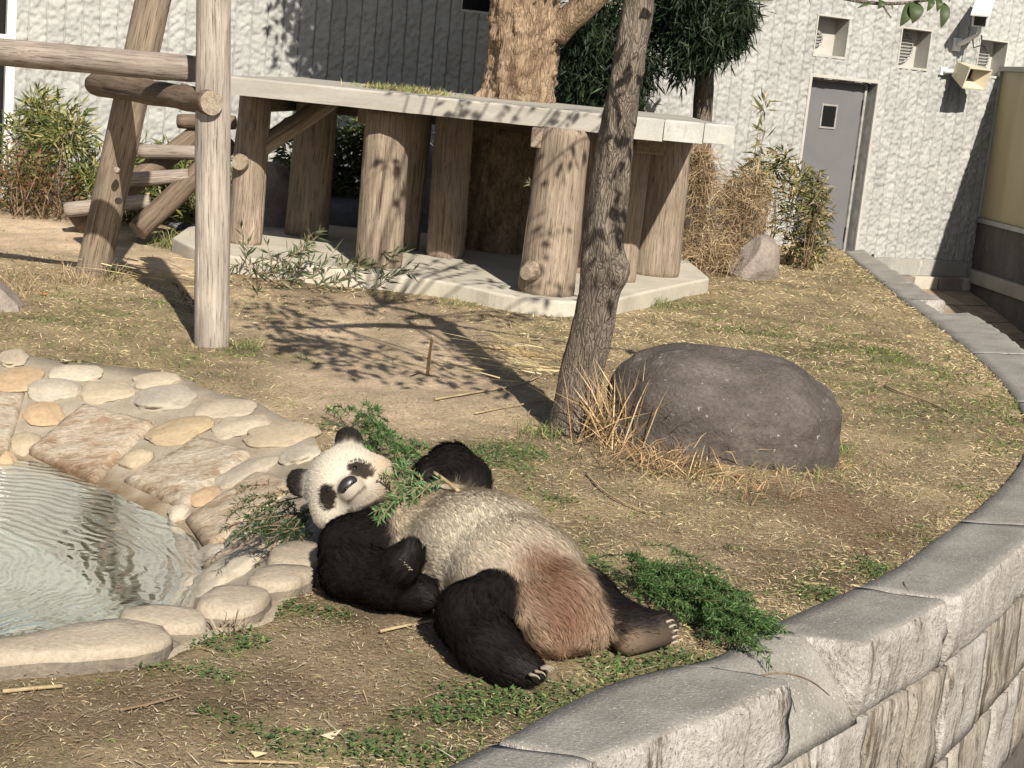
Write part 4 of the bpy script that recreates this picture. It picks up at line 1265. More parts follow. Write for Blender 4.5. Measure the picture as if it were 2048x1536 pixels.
# ladder of logs leaning on the deck end
ld = empty('log_ladder', 'ladder of dark round logs leaning against the left end of the deck', 'ladder')
tops = [np.array([-2.86, 13.62, 1.36]), np.array([-2.62, 14.35, 1.36])]
feet = [at_z(238, 425, .12), at_z(300, 447, .06)]
feet[0] = np.array([-3.72, 13.15, .03]); 
feet[1] = at_z(298, 452, .05)
l0a, l0b = at_y(150, 452, 13.0), at_y(440, 235, 13.5)
l1a, l1b = at_y(275, 462, 12.7), at_y(460, 285, 13.3)
log('ladder_rail', l0a, l0b, .10, .085, WK, ld, 22, 20, 2)
log('ladder_rail', l1a, l1b, .095, .085, WK, ld, 22, 21, 2)
for k, (a_, b_) in enumerate((((357, 242), (470, 245)), ((278, 303), (400, 306)), ((255, 360), (378, 352)), ((130, 420), (300, 402)))):
    log('rung', at_y(*a_, 13.35 - .2 * k), at_y(*b_, 13.3 - .15 * k), .062, .06, WG if k else WK, ld, 20, 25 + k, 1)

# ================================================================ boulders and rocks
def rock(name, loc, size, mat, seed, label, cat='rock', group=None, rotz=0, power=2.6, amp=.10, sub=5, facet=0):
    bm = bmesh.new()
    bmesh.ops.create_icosphere(bm, subdivisions=sub, radius=1)
    V = np.array([v_.co[:] for v_ in bm.verts])
    V = V / ((np.abs(V) ** power).sum(1) ** (1 / power))[:, None]
    r_ = np.random.default_rng(seed)
    for _ in range(facet):
        n_ = nrm(r_.normal(size=3)); d_ = r_.uniform(.55, .85)
        s_ = V @ n_
        V = V - np.outer(np.clip(s_ - d_, 0, None), n_)
    V *= (1 + (fbm(V * 1.2 + seed, seed, 3) - .5) * 4 * amp + (fbm(V * 7, seed + 2, 3) - .5) * .05)[:, None]
    for v_, c_ in zip(bm.verts, V * np.array(size)):
        v_.co = c_
    for f_ in bm.faces: f_.smooth = True
    me = bpy.data.meshes.new(name)
    bm.to_mesh(me); bm.free()
    o = obj(name, me, mat, None, loc)
    o.rotation_euler[2] = rotz
    return tag(o, label, cat, group)
rock('boulder', (1.02, 7.40, .12), (.565, .43, .37), M['boulder'], 4, 'big smooth dark grey boulder with white flecks on the lawn beside the tree', rotz=.10, power=2.6, amp=.07, sub=6)
rock('rock', at_z(1505, 532, .12), (.25, .22, .31), M['rock'], 6, 'angular pale grey rock at the foot of the dry grass heap', rotz=.4, amp=.06, facet=7)
rock('rock', (-2.45, 14.35, .25), (.28, .25, .45), M['rock'], 7, 'upright pale rock behind the forked left post of the platform', group='rocks round the platform', rotz=.2, amp=.06, facet=5)
rock('rock', (-1.18, 15.35, .42), (.30, .28, .56), M['rock'], 8, 'tall pale rock behind the middle of the platform', group='rocks round the platform', rotz=1.2, amp=.06, facet=5)
rock('rock', (-1.55, 15.2, .12), (.85, .35, .26), M['rock_dark'], 9, 'low flat blue grey rock in the shade behind the platform', group='rocks round the platform', rotz=.1, amp=.06, facet=6)
rock('rock', at_z(372, 462, .04), (.16, .14, .10), M['rock_dark'], 10, 'small dark rounded rock beside the upright frame post', rotz=.1, amp=.06, facet=3)
rock('rock', at_z(-14, 605, .03), (.17, .22, .20), M['rock'], 13, 'weathered grey rock half outside the view near the leaning log', rotz=.1, amp=.08, facet=3)

# ================================================================ young tree in front
tree = empty('young_tree', 'slender leaning tree with grey brown bark and a knot on its trunk', 'tree')
TR = [(1143, 890, 116), (1146, 862, 98), (1150, 820, 90), (1163, 750, 88), (1177, 690, 84), (1190, 620, 80), (1202, 560, 80), (1205, 530, 82), (1206, 480, 74), (1210, 430, 72), (1220, 360, 70), (1232, 280, 66), (1241, 220, 66), (1252, 150, 64), (1266, 70, 62), (1279, 0, 58), (1292, -80, 52), (1298, -160, 46)]
pts = np.array([at_y(a_, b_, 7.43) for a_, b_, _ in TR])
rad = np.array([w / 2 * 7.6 / FOCAL for *_, w in TR])
pp = resample(np.c_[pts, rad], 200)
V, F4, F3 = tube_np(pp[:, :3], pp[:, 3], 64, .0)
ax = np.repeat(pp[:, :3], 64, 0)
dd = nrm(V[:-2] - ax)
knot = at_y(1243, 545, 7.36)
kn = np.exp(-((np.linalg.norm(V[:-2] - knot, axis=1) / .075) ** 2)) * .045
bk = (fbm(V[:-2] * np.array([26, 26, 9]), 80, 4) - .5) * .022 + (fbm(V[:-2] * np.array([5, 5, 3]), 81, 2) - .5) * .03
flare = np.exp(-np.clip(V[:-2, 2], 0, 1) / .07) * .03 * (.5 + fbm(V[:-2] * np.array([7, 7, .1]), 82, 2))
V[:-2] += dd * (kn + bk + flare)[:, None]
obj('trunk', mesh('trunk', V, [F4, F3]), M['bark'], tree)
COT = 1 / math.tan(SUN_EL)
def above(gp, h, z0=0.0):
    """the point at height h on the sun ray through ground point gp"""
    k = (h - z0) * COT
    return np.array([gp[0] + SUN_AZ[0] * k, gp[1] + SUN_AZ[1] * k, h])
CL = [(at_z(500, 612), 2.75, 24), (at_z(545, 650), 2.55, 26), (at_z(600, 640), 2.6, 30), (at_z(640, 690), 2.4, 34), (at_z(600, 690), 2.5, 30), (at_z(690, 735), 2.35, 24), (at_z(740, 700), 2.45, 26), (at_z(660, 610), 2.9, 24), (at_z(870, 752), 2.3, 18), (at_z(800, 745), 2.35, 10), (at_z(930, 765), 2.25, 9), (at_z(970, 745), 2.3, 9), (at_z(740, 620), 2.8, 18),
      (at_z(800, 600), 2.9, 18), (at_z(900, 640), 2.8, 10), (at_z(1040, 640), 2.75, 16), (at_z(880, 560), 3.1, 20), (at_z(1000, 590), 3.0, 18), (at_z(1100, 620), 2.8, 14)]
CL = [(above(p_, h), n) for p_, h, n in CL]
for px, py, k, n in ((1215, 300, 1.55, 7), (1195, 380, 1.8, 8), (1180, 470, 2.1, 12), (1200, 250, 1.3, 5), (1190, 500, 2.2, 8), (1235, 230, 1.2, 5)):      # leaves between the sun and the trunk
    CL.append((at_y(px, py, 7.35) + SUN * k, n))
for px, py, h, n in ((820, 205, 3.3, 10), (900, 215, 3.4, 14), (980, 222, 3.5, 14), (1060, 232, 3.4, 14), (1130, 238, 3.3, 14), (1180, 240, 3.2, 12), (760, 300, 3.2, 14), (780, 420, 2.9, 14), (1090, 400, 3.0, 16), (1080, 480, 2.9, 14)):     # those that shade the deck edge and posts
    CL.append((above(at_z(px, py, 1.40)[:2], h, 1.40) if py < 260 else above(at_y(px, py, 12.9), h, at_y(px, py, 12.9)[2]), n))
fork = pp[-1, :3]
fork2 = pp[-23, :3]
hub = [np.array([-.15, 6.6, 2.62]), np.array([.35, 6.9, 2.75]), np.array([.25, 7.0, 3.05]), np.array([-.45, 6.2, 2.66])]
parts_ = []
for h_ in hub:
    s_ = fork if h_[2] > 2.7 else fork2
    parts_.append(tube_np(resample(chaikin([s_, (s_ + h_) / 2 + np.array([0, 0, .12]), h_], 2), 12), np.linspace(.035, .02, 12), 8, .003, 20, 3))
LR, LD = [], []
r_ = np.random.default_rng(12)
for c0, n in CL:
    h_ = min(hub, key=lambda q_: np.linalg.norm(q_ - c0))
    mid = (h_ + c0) / 2 + np.array([0, 0, .06]) + r_.normal(0, .04, 3)
    ln_ = resample(chaikin([h_, mid, c0, c0 + (c0 - mid) * .25], 2), 14)
    parts_.append(tube_np(ln_, np.linspace(.014, .003, 14), 6))
    for _ in range(int(n * 2.0)):
        k = r_.integers(8, 14)
        base = ln_[k] + r_.normal(0, .035, 3)
        off = r_.normal(0, .085, 3) * np.array([1, 1, .5])
        LR.append(base + off); LD.append(nrm(off + r_.normal(0, .05, 3) + np.array([0, 0, -.03])))
# the low twig that hangs into view on the right
tw = np.array([fork2 + [0, 0, .12], at_y(1500, -60, 7.3), at_y(1640, -15, 7.3), at_y(1730, 6, 7.3), at_y(1790, 8, 7.3), at_y(1845, 2, 7.3), at_y(1900, -6, 7.3)])
tws = resample(chaikin(tw, 2), 40)
parts_.append(tube_np(tws, np.linspace(.018, .005, 40), 8))
parts_.append(tube_np(resample(chaikin([at_y(1762, 4, 7.3), at_y(1768, 14, 7.28), at_y(1775, 26, 7.28), at_y(1783, 36, 7.28)], 2), 10), np.linspace(.006, .003, 10), 6))
V, F4, F3 = join_np(parts_)
obj('branches', mesh('branches', V, [F4, F3]), M['bark'], tree)['kind'] = 'stuff'
LR, LD = np.array(LR), np.array(LD)
ln_ = rng.uniform(.07, .12, len(LR))
V, F4, F3 = leaves_np(LR, LD, ln_, ln_ * .55, droop=.1)
obj('crown', mesh('crown', V, [F3], False, np.repeat(pick([(.05, .085, .025), (.07, .11, .03), (.10, .12, .04)], len(LR)), 5, 0)), M['leaf'], tree)['kind'] = 'stuff'
def big_leaf(a_, tip_, w, Y, colr, parent, curl=.02):
    A_, T_ = at_y(*a_, Y), at_y(*tip_, Y - .03)
    d = T_ - A_
    L_ = np.linalg.norm(d); d = d / L_
    side = nrm(np.cross(d, [0.15, -1, .1])); nn = np.cross(side, d)
    f = np.linspace(0, 1, 9)
    wd = np.sin(np.pi * np.clip(f, 0, 1) ** .8) ** .8 * w / 2
    cen_ = A_ + np.outer(f * L_, d) + np.outer(np.sin(f * 3) * curl, nn)
    V = np.stack([cen_ + side * wd[:, None] + nn * wd[:, None] * .35, cen_, cen_ - side * wd[:, None] + nn * wd[:, None] * .35], 1).reshape(-1, 3)
    i = np.arange(8) * 3
    Fq = np.vstack([np.stack([i, i + 1, i + 4, i + 3], -1), np.stack([i + 1, i + 2, i + 5, i + 4], -1)])
    return obj('leaf', mesh('leaf', V, Fq, True, np.tile(colr, (len(V), 1))), M['leaf'], parent)
for a_, t_, w in [((1820, 5), (1799, 54), .055), ((1830, 3), (1824, 48), .07), ((1861, -3), (1853, 24), .035), ((1874, -4), (1873, 25), .035), ((1888, 5), (1881, 57), .05), ((1893, 0), (1898, 6), .03), ((1762, 0), (1755, 19), .042), ((1778, 12), (1786, 20), .02), ((1742, 4), (1712, 17), .015), ((1835, -10), (1845, 6), .03), ((1560, -12), (1500, 0), .05), ((1620, -14), (1585, -2), .04)]:
    big_leaf(a_, t_, w, 7.3, (.055, .085, .028), tree)

# ================================================================ evergreen by the house wall
ev = empty('evergreen_tree', 'dark evergreen tree with drooping narrow leaves in front of the house wall', 'tree')
et = np.array([[1.75, 16.4, -.05], [1.73, 16.4, 1.0], [1.65, 16.35, 2.2], [1.5, 16.2, 3.4]])
V, F4, F3 = tube_np(resample(chaikin(et, 2), 30), np.linspace(.13, .07, 30), 14, .012, 9, 5)
obj('trunk', mesh('trunk', V, [F4, F3]), M['bark'], ev)
for k, tip in enumerate([(.5, 16.0, 2.5), (1.0, 15.8, 2.7), (2.1, 15.9, 2.5), (1.9, 16.3, 2.9), (.8, 16.5, 2.4)]):
    V, F4, F3 = tube_np(resample(chaikin([et[2], (et[2] + np.array(tip)) / 2 + [0, 0, .15], tip], 2), 12), np.linspace(.05, .015, 12), 8)
    obj('branch', mesh('branch', V, [F4, F3]), M['bark'], ev)
crown('crown', 1150, [(.25, 1.2, 15.5, 16.9, 1.35, 2.9), (.2, 1.3, 15.6, 16.9, 1.6, 3.6), (.3, 1.1, 15.6, 16.6, 1.3, 2.3), (1.05, 1.6, 15.4, 16.6, 2.05, 3.3), (1.15, 1.85, 15.4, 16.4, 2.35, 3.2), (1.3, 1.5, 15.5, 16.3, 1.9, 2.6), (1.55, 1.72, 15.4, 16.0, 2.0, 2.6), (1.72, 1.92, 15.4, 16.0, 2.2, 2.7), (.2, .6, 15.8, 16.9, 1.25, 2.4)], .15, .020, [(.014, .028, .012), (.022, .042, .016), (.045, .075, .03)], ev, 15, 1.0, .20, 26, [.45, .40, .15])

# ================================================================ shrubs
def shrub(name, label, vols, n, L, W, cols, p=None, stems=14, upright=.6, seed=0, droop=.25, cat='shrub', group=None, mat='leaf', stemcol=None):
    s_ = empty(name, label, cat, group)
    r_ = np.random.default_rng(seed)
    roots, dirs = [], []
    wts = np.array([v_[6] if len(v_) > 6 else 1 for v_ in vols], float)
    wts /= wts.sum()
    which = r_.choice(len(vols), n, p=wts)
    u_ = nrm(r_.normal(size=(n, 3))) * (r_.uniform(0, 1, (n, 1)) ** .38)
    vv = np.array([v_[:6] for v_ in vols])[which]
    root = vv[:, :3] + u_ * vv[:, 3:6]
    root[:, 2] = np.maximum(root[:, 2], .02)
    d = nrm(u_ * np.array([1, 1, .6]) + r_.normal(0, .55, (n, 3)) + np.array([0, 0, upright]))
    ln = L * r_.uniform(.5, 1.25, n)
    V, F4, F3 = leaves_np(root, d, ln, ln / L * W, droop=droop)
    obj('foliage', mesh('foliage', V, [F3], False, np.repeat(pick(cols, n, .2, p), 5, 0)), M[mat], s_)['kind'] = 'stuff'
    st = []
    for k in range(stems):
        v_ = vv[r_.integers(n)]
        tip = v_[:3] + nrm(r_.normal(size=3)) * v_[3:6] * .75
        b_ = np.array([v_[0] + r_.normal() * v_[3] * .3, v_[1] + r_.normal() * v_[4] * .3, 0.0])
        tip[2] = max(tip[2], .2)
        st.append(tube_np(resample(chaikin([b_, (b_ + tip) / 2 + r_.normal(0, .04, 3), tip], 1), 6), np.linspace(.008, .003, 6), 5))
    V, F4, F3 = join_np(st)
    obj('stems', mesh('stems', V, [F4, F3]), M['twig'], s_)['kind'] = 'stuff'
    return s_
def bits(seed, n, x0, x1, y0, y1, z0, z1, r0, r1, ztop=None):
    r_ = np.random.default_rng(seed)
    out_ = []
    for _ in range(n):
        x_ = r_.uniform(x0, x1)
        r1_ = r_.uniform(r0, r1)
        zt = z1 if ztop is None else np.interp(x_, *ztop)
        out_.append((x_, r_.uniform(y0, y1), r_.uniform(z0, max(z0 + .05, zt - r1_ * .8)), r1_ * r_.uniform(.6, 1.1), r1_, r1_ * r_.uniform(.7, 1.3), r1_))
    return out_
SASA = [(.09, .12, .03), (.16, .19, .05), (.30, .29, .09), (.42, .36, .16), (.05, .07, .02)]
shrub('dwarf_bamboo', 'tall clump of yellow green dwarf bamboo against the left end of the house', bits(1, 26, -4.75, -3.5, 13.6, 14.3, .1, 1.2, .12, .26, ([-4.8, -4.3, -3.9, -3.5], [1.0, 1.3, .95, .85])), 4600, .16, .022, SASA, [.24, .27, .24, .15, .10], 40, .55, 1, .3, 'bamboo')
shrub('dwarf_bamboo', 'lower green dwarf bamboo thicket behind the log ladder', bits(2, 22, -3.6, -2.6, 13.9, 14.9, .1, .85, .12, .24), 3600, .15, .022, SASA, [.30, .28, .18, .10, .14], 30, .5, 2, .3, 'bamboo')
shrub('heavenly_bamboo', 'rusty red leaved shrub at the left edge of the bamboo', [(-4.40, 13.45, .45, .28, .25, .30), (-4.15, 13.5, .30, .3, .25, .25)], 1500, .06, .016, [(.24, .085, .04), (.15, .075, .045), (.12, .09, .045), (.26, .19, .09), (.10, .11, .04)], None, 24, .4, 3, .1)
shrub('green_shrub', 'dark green leafy shrub between the posts behind the platform', [(-2.15, 15.3, .60, .35, .3, .5), (-1.75, 15.45, .65, .35, .3, .5), (-1.5, 15.5, .9, .3, .3, .35)], 4000, .14, .028, [(.05, .085, .025), (.08, .12, .03), (.18, .2, .06), (.03, .05, .015)], None, 24, .3, 4, .4)
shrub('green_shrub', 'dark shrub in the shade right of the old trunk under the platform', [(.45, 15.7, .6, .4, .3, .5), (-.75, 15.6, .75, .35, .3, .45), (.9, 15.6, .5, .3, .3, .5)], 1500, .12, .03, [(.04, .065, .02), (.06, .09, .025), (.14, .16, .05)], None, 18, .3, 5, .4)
shrub('leafy_shrub', 'olive green and yellow leafy shrub left of the grey door', bits(6, 26, 2.2, 3.15, 16.0, 16.9, .1, 1.2, .09, .22, ([2.2, 2.6, 2.9, 3.2], [1.0, 1.25, 1.1, .8])), 3700, .13, .022, [(.10, .12, .04), (.17, .18, .055), (.30, .27, .10), (.06, .07, .025), (.44, .35, .19), (.40, .30, .18)], None, 34, .3, 6, .3)
sd = shrub('tall_weed', 'single tall weed with a whorl of narrow leaves against the white wall', [(2.28, 16.0, 1.62, .05, .05, .10), (2.30, 16.0, 1.25, .05, .05, .3)], 46, .20, .03, [(.13, .14, .05), (.22, .2, .09), (.38, .28, .15)], None, 5, .2, 7, .2, 'plant')
# dry grass heap
def dry_heap(name, label, vols, n, L, seed, cols=None, width=.006, lift=.25, group=None):
    s_ = empty(name, label, 'dry grass', group)
    r_ = np.random.default_rng(seed)
    which = r_.integers(len(vols), size=n)
    vv = np.array(vols)[which]
    u_ = nrm(r_.normal(size=(n, 3))) * (r_.uniform(0, 1, (n, 1)) ** .4)
    root = vv[:, :3] + u_ * vv[:, 3:6]
    root[:, 2] = np.maximum(root[:, 2], .01)
    d = nrm(r_.normal(size=(n, 3)) * np.array([1, 1, .9]) + np.array([0, 0, lift]))
    V, F4, F3 = blades_np(root, d, L * r_.uniform(.4, 1.3, n), width * r_.uniform(.6, 1.3, n), bend=.7)
    c = pick(cols or [(.40, .29, .17), (.30, .21, .12), (.52, .40, .25), (.22, .15, .09)], n, .15)
    obj('dry_blades', mesh('dry_blades', V, [F4, F3], False, np.repeat(c, 5, 0)), M['straw'], s_)['kind'] = 'stuff'
    return s_
dry_heap('dry_grass_heap', 'tall heap of tangled tan dry grass right of the platform', [(1.75, 15.3, .55, .30, .35, .50), (2.05, 15.4, .45, .38, .4, .45), (1.6, 15.1, .95, .15, .2, .28), (1.75, 15.0, .2, .42, .5, .22), (2.15, 15.5, .7, .25, .3, .35)], 7600, .24, 8)
# ================================================================ the panda, lying on its back
PRIM = []      # (kind, tag, data, flow)
def cap(tag_, a_, ra, b_, rb, flow=None, k=None):
    a_, b_ = np.asarray(a_, float), np.asarray(b_, float)
    fl_ = nrm(b_ - a_) if flow is None else nrm(flow)
    PRIM.append(('cap', tag_, (a_, ra, b_, rb), fl_))
def ell(tag_, c0, axes, rad, flow):
    PRIM.append(('ell', tag_, (np.asarray(c0, float), np.asarray(axes, float), np.asarray(rad, float)), nrm(flow)))

pelvis, neck_p = at_z(1115, 1205, .16), at_z(760, 1020, .19)
AX = neck_p - pelvis
AX[2] = 0
AX = nrm(AX)                                    # towards the head
LT = np.array([AX[1], -AX[0], 0])               # the panda's left, away from the pool
ZU = np.array([0, 0, 1.])
TB = np.array([AX, LT, ZU])
tail = -AX
ell('belly', at_z(966, 1104, .165), TB, (.31, .235, .195), tail)
ell('belly', at_z(1030, 1148, .16), TB, (.23, .215, .185), tail)
ell('chest', at_z(865, 1068, .155), TB, (.24, .195, .165), tail)
ell('black', at_z(785, 1065, .13), TB, (.15, .19, .125), tail + ZU * .2)
ell('groin', at_z(1092, 1198, .135), TB, (.17, .155, .14), tail)
ell('bum', at_z(1130, 1255, .08), TB, (.105, .150, .088), tail)
# panda's right arm (pool side): upper arm on the ground, forearm folded onto the belly
sh = at_z(705, 1095, .14)
cap('black', at_z(765, 1075, .14), .11, sh, .10)
cap('black', sh, .10, at_z(705, 1140, .10), .098)
cap('black', at_z(705, 1140, .10), .098, at_z(765, 1160, .11), .080)
cap('black', at_z(765, 1160, .11), .078, at_z(800, 1132, .185), .056)
cap('black', at_z(800, 1132, .185), .056, at_z(818, 1112, .215), .046)
cap('black', at_z(775, 1172, .075), .07, at_z(838, 1188, .08), .06)  # no limb: black lump added in place of the shade under the body
# panda's left arm: raised, paw curled towards the mouth
sl_ = at_y(905, 1010, 5.18)
el_ = at_y(930, 965, 5.26)
cap('black', at_y(850, 1040, 5.05), .10, sl_, .10)
cap('black', sl_, .095, el_, .085)
cap('black', el_, .085, at_y(903, 935, 5.22), .078)
cap('black', at_y(903, 935, 5.22), .076, at_y(866, 945, 5.12), .060)
# panda's right leg, towards the camera
cap('black', at_z(985, 1200, .15), .09, at_z(942, 1232, .125), .098)
cap('black', at_z(942, 1232, .125), .098, at_z(972, 1285, .09), .088)
cap('black', at_z(972, 1285, .09), .086, at_z(1015, 1322, .065), .066)
cap('black', at_z(1015, 1322, .065), .064, at_z(1052, 1338, .052), .048)
# panda's left leg, stretched to the right, sole towards the camera
cap('black', at_z(1105, 1140, .12), .09, at_z(1172, 1198, .105), .086)
cap('black', at_z(1172, 1198, .105), .086, at_z(1252, 1255, .075), .066)
cap('sole', at_z(1258, 1282, .050), .042, at_z(1325, 1266, .062), .038)
cap('black', at_z(1258, 1252, .08), .066, at_z(1322, 1252, .08), .04)
# head: local frame r (viewer's right), u (crown), f (towards the viewer)
HC = at_y(694, 972, 5.13)
hf = nrm(nrm(EYE - HC) + np.array([0.0, 0, .05]))
hu = nrm(-.66 * RGT + .75 * UPV)
hu = nrm(hu - hf * (hu @ hf))
hr = np.cross(hu, hf)
HB = np.array([hr, hu, hf])
HO = HC - hf * .0
HS = .90
def hp(r, u, f):
    return HO + (hr * r + hu * u + hf * f) * HS
back = -hf
ell('head', hp(0, .02, -.03), HB, (.135, .122, .135), back)
ell('head', hp(-.092, -.035, -.015), HB, (.080, .077, .09), back + hr * -.6)
ell('head', hp(.090, -.048, -.015), HB, (.084, .080, .09), back + hr * .6)
ell('head', hp(0, -.055, .02), HB, (.09, .068, .081), back)
cap('muzzle', hp(0, -.022, .07), .062, hp(0, -.022, .125), .043, back + hu * .3)
cap('muzzle', hp(0, -.058, .06), .050, hp(0, -.062, .100), .033, back - hu * .5)
cap('black', hp(0, -.03, -.10), .09, at_z(760, 1050, .14), .10)
for s_ in (-1, 1):
    ell('ear', hp(s_ * .122, .128, -.055), HB, (.046, .050, .024), hu + hr * s_)

def prim_d(P_):
    D_ = np.empty((len(P_), len(PRIM)))
    for k, (kd, tg, dt, fl_) in enumerate(PRIM):
        if kd == 'cap':
            a_, ra, b_, rb = dt
            ba = b_ - a_
            t_ = np.clip(((P_ - a_) @ ba) / (ba @ ba), 0, 1)
            D_[:, k] = np.linalg.norm(P_ - a_ - t_[:, None] * ba, axis=1) - (ra + (rb - ra) * t_)
        else:
            c0, B_, r_ = dt
            q = (P_ - c0) @ B_.T
            k0 = np.linalg.norm(q / r_, axis=1)
            k1 = np.linalg.norm(q / r_ ** 2, axis=1)
            D_[:, k] = k0 * (k0 - 1) / np.maximum(k1, 1e-6)
    return D_
KB = np.array([.010 if p_[1] in ('ear', 'muzzle') else .022 for p_ in PRIM])
def sdf(P_):
    D_ = prim_d(P_)
    ks = .012
    m_ = D_.min(1)
    d = m_ - ks * np.log(np.exp(-(D_ - m_[:, None]) / ks).sum(1))
    return np.maximum(d, -(P_[:, 2] - .004))       # rests flat on the grass
def grad(P_, e=.003):
    g_ = np.empty_like(P_)
    for k in range(3):
        o_ = np.zeros(3); o_[k] = e
        g_[:, k] = sdf(P_ + o_) - sdf(P_ - o_)
    return nrm(g_)

bm = bmesh.new()
for kd, tg, dt, fl_ in PRIM:
    if kd == 'cap':
        a_, ra, b_, rb = dt
        for t_ in np.linspace(0, 1, 6):
            bmesh.ops.create_icosphere(bm, subdivisions=3, radius=ra + (rb - ra) * t_ + .006, matrix=Matrix.Translation(Vector(a_ + (b_ - a_) * t_)))
    else:
        c0, B_, r_ = dt
        mt = Matrix([[B_[j][i] * (r_[j] + .006) for j in range(3)] + [c0[i]] for i in range(3)] + [[0, 0, 0, 1]])
        bmesh.ops.create_icosphere(bm, subdivisions=3, radius=1, matrix=mt)
tmp = bpy.data.meshes.new('tmp')
bm.to_mesh(tmp); bm.free()
to = bpy.data.objects.new('tmp', tmp)
COL.objects.link(to)
md = to.modifiers.new('r', 'REMESH')
md.mode, md.voxel_size = 'VOXEL', .0125
dg = bpy.context.evaluated_depsgraph_get()
em = bpy.data.meshes.new_from_object(to.evaluated_get(dg))
bpy.data.objects.remove(to)
n = len(em.vertices)
BV = np.empty(n * 3); em.vertices.foreach_get('co', BV); BV = BV.reshape(-1, 3)
BF = np.array([list(p_.vertices) for p_ in em.polygons if len(p_.vertices) == 4])
for it in range(7):
    BV = BV - grad(BV) * np.clip(sdf(BV), -.02, .02)[:, None]
BNRM = grad(BV)
ISZ = {'belly': 0, 'chest': 1, 'black': 2, 'groin': 3, 'bum': 4, 'sole': 5, 'head': 6, 'muzzle': 7, 'ear': 8}
PT = np.array([ISZ[p_[1]] for p_ in PRIM])
PFL = np.array([p_[3] for p_ in PRIM])
CREAM, DIRTY, BLACK, RUST, TAN, SOLE, WHITE = map(np.array, ((.86, .765, .60), (.52, .42, .295), (.014, .011, .0095), (.27, .125, .065), (.58, .44, .30), (.06, .044, .036), (.74, .67, .55)))
def hit(px, py):
    d_ = nrm(ray_at(px, py))
    p_ = (EYE + d_ * 3.4)[None]
    for _ in range(80):
        p_ = p_ + d_ * np.clip(sdf(p_), .0004, .1)[:, None] * .8
    return p_[0]
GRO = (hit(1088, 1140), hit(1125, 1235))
def fur_col(P_, jitter=True, N_=None):
    D_ = prim_d(P_)
    ragged = (fbm(P_ * 45, 33, 2)[:, None] - .5) * .03
    gd = np.stack([D_[:, PT == k].min(1) for k in range(9)], 1)
    dkm = np.minimum(gd[:, 2], gd[:, 8]) + ragged[:, 0]
    pale = gd[:, [0, 1, 3, 4, 5, 6, 7]].min(1)
    blk = 1 / (1 + np.exp(np.clip((dkm - pale) / .006, -30, 30)))
    soft = np.exp(-np.clip(gd - pale[:, None], 0, 1) / np.array([.07, .06, 1, .06, .06, .012, .02, .02, 1]))
    soft[:, [2, 8]] = 0
    W_ = soft / soft.sum(1, keepdims=True) * (1 - blk[:, None])
    W_[:, 2] = np.where(gd[:, 2] < gd[:, 8], blk, 0)
    W_[:, 8] = np.where(gd[:, 2] < gd[:, 8], 0, blk)
    nz = fbm(P_ * 9, 91, 3)[:, None]
    u_ = ((P_ - pelvis) @ AX)[:, None]
    l_ = ((P_ - pelvis) @ LT)[:, None]
    belly = CREAM * (1 - .0) + 0 * nz
    dk = np.clip((u_ - .42) / .35, 0, 1) * .75 + np.clip((nz - .55) * 2.5, 0, .5)
    belly = belly * (1 - dk) + DIRTY * dk
    st_ = fbm(np.c_[((P_ - pelvis) @ AX) * 8, ((P_ - pelvis) @ LT) * 40, P_[:, 2] * 25], 44, 3)[:, None]
    groin = RUST * (.5 + 1.0 * st_) * (1 - np.clip((st_ - .5) * 3, 0, .6)) + TAN * np.clip((st_ - .5) * 3, 0, .6)
    chest = DIRTY * (.8 + .4 * nz) * (1 - np.clip((u_ - .72) / .12, 0, 1)) + np.array([.10, .055, .035]) * np.clip((u_ - .72) / .12, 0, 1)
    bum = TAN * (.8 + .4 * nz)
    q = (P_ - HO) @ HB.T / HS
    hd = np.where(q[:, 1:2] > -.05, WHITE, WHITE * .9 + 0) * (.9 + .2 * nz)
    ch = np.clip((q[:, 0:1] - .055) / .07, 0, 1) * np.clip((.05 - q[:, 1:2]) / .08, 0, 1)
    hd = hd * (1 - ch * .6) + np.array([.50, .34, .20]) * ch * .6
    ch2 = np.clip((-q[:, 1:2] - .075) / .05, 0, 1)
    hd = hd * (1 - ch2 * .75) + np.array([.36, .27, .14]) * ch2 * .75
    for s_, (ex, ey) in ((-1, (-.073, .022)), (1, (.066, .018))):
        dx, dy = q[:, 0] - ex, q[:, 1] - ey
        ca, sa = math.cos(s_ * .75), math.sin(s_ * .75)
        a_, b_ = dx * ca - dy * sa, dx * sa + dy * ca       # b_: long axis, slanting outwards and down
        a_, b_ = (dx * math.cos(.62 * s_) + dy * math.sin(.62 * s_)), (-dx * math.sin(.62 * s_) + dy * math.cos(.62 * s_))
        e_ = (a_ / .030) ** 2 + ((b_ + .012) / .050) ** 2 + fbm(P_ * 60, 17, 2) * .4
        m_ = ((e_ < 1.2) & (q[:, 2] > .0))[:, None]
        hd = np.where(m_, BLACK * 1.2, hd)
    mz = np.clip((q[:, 2:3] - .11) / .03, 0, 1)
    muz = hd * (1 - mz * .55) + np.array([.30, .25, .21]) * mz * .55
    mouth = (np.abs(q[:, 1:2] + .052) < .006) & (q[:, 2:3] > .07) & (np.abs(q[:, 0:1]) < .045)
    muz = np.where(mouth, np.array([.10, .06, .05]), muz)
    cols = [belly, chest, np.tile(BLACK, (len(P_), 1)), groin, bum, np.tile(SOLE, (len(P_), 1)) * (.7 + .6 * nz), hd, muz, np.tile(BLACK, (len(P_), 1))]
    # rusty stain spreading from the groin over the lower belly
    st = np.exp(-(np.linalg.norm((P_ - at_z(1095, 1165, .32)) / np.array([.13, .13, .2]), axis=1) ** 2))[:, None] * .7 * (.5 + nz)
    cols[0] = cols[0] * (1 - np.clip(st, 0, .8)) + RUST * np.clip(st, 0, .8)
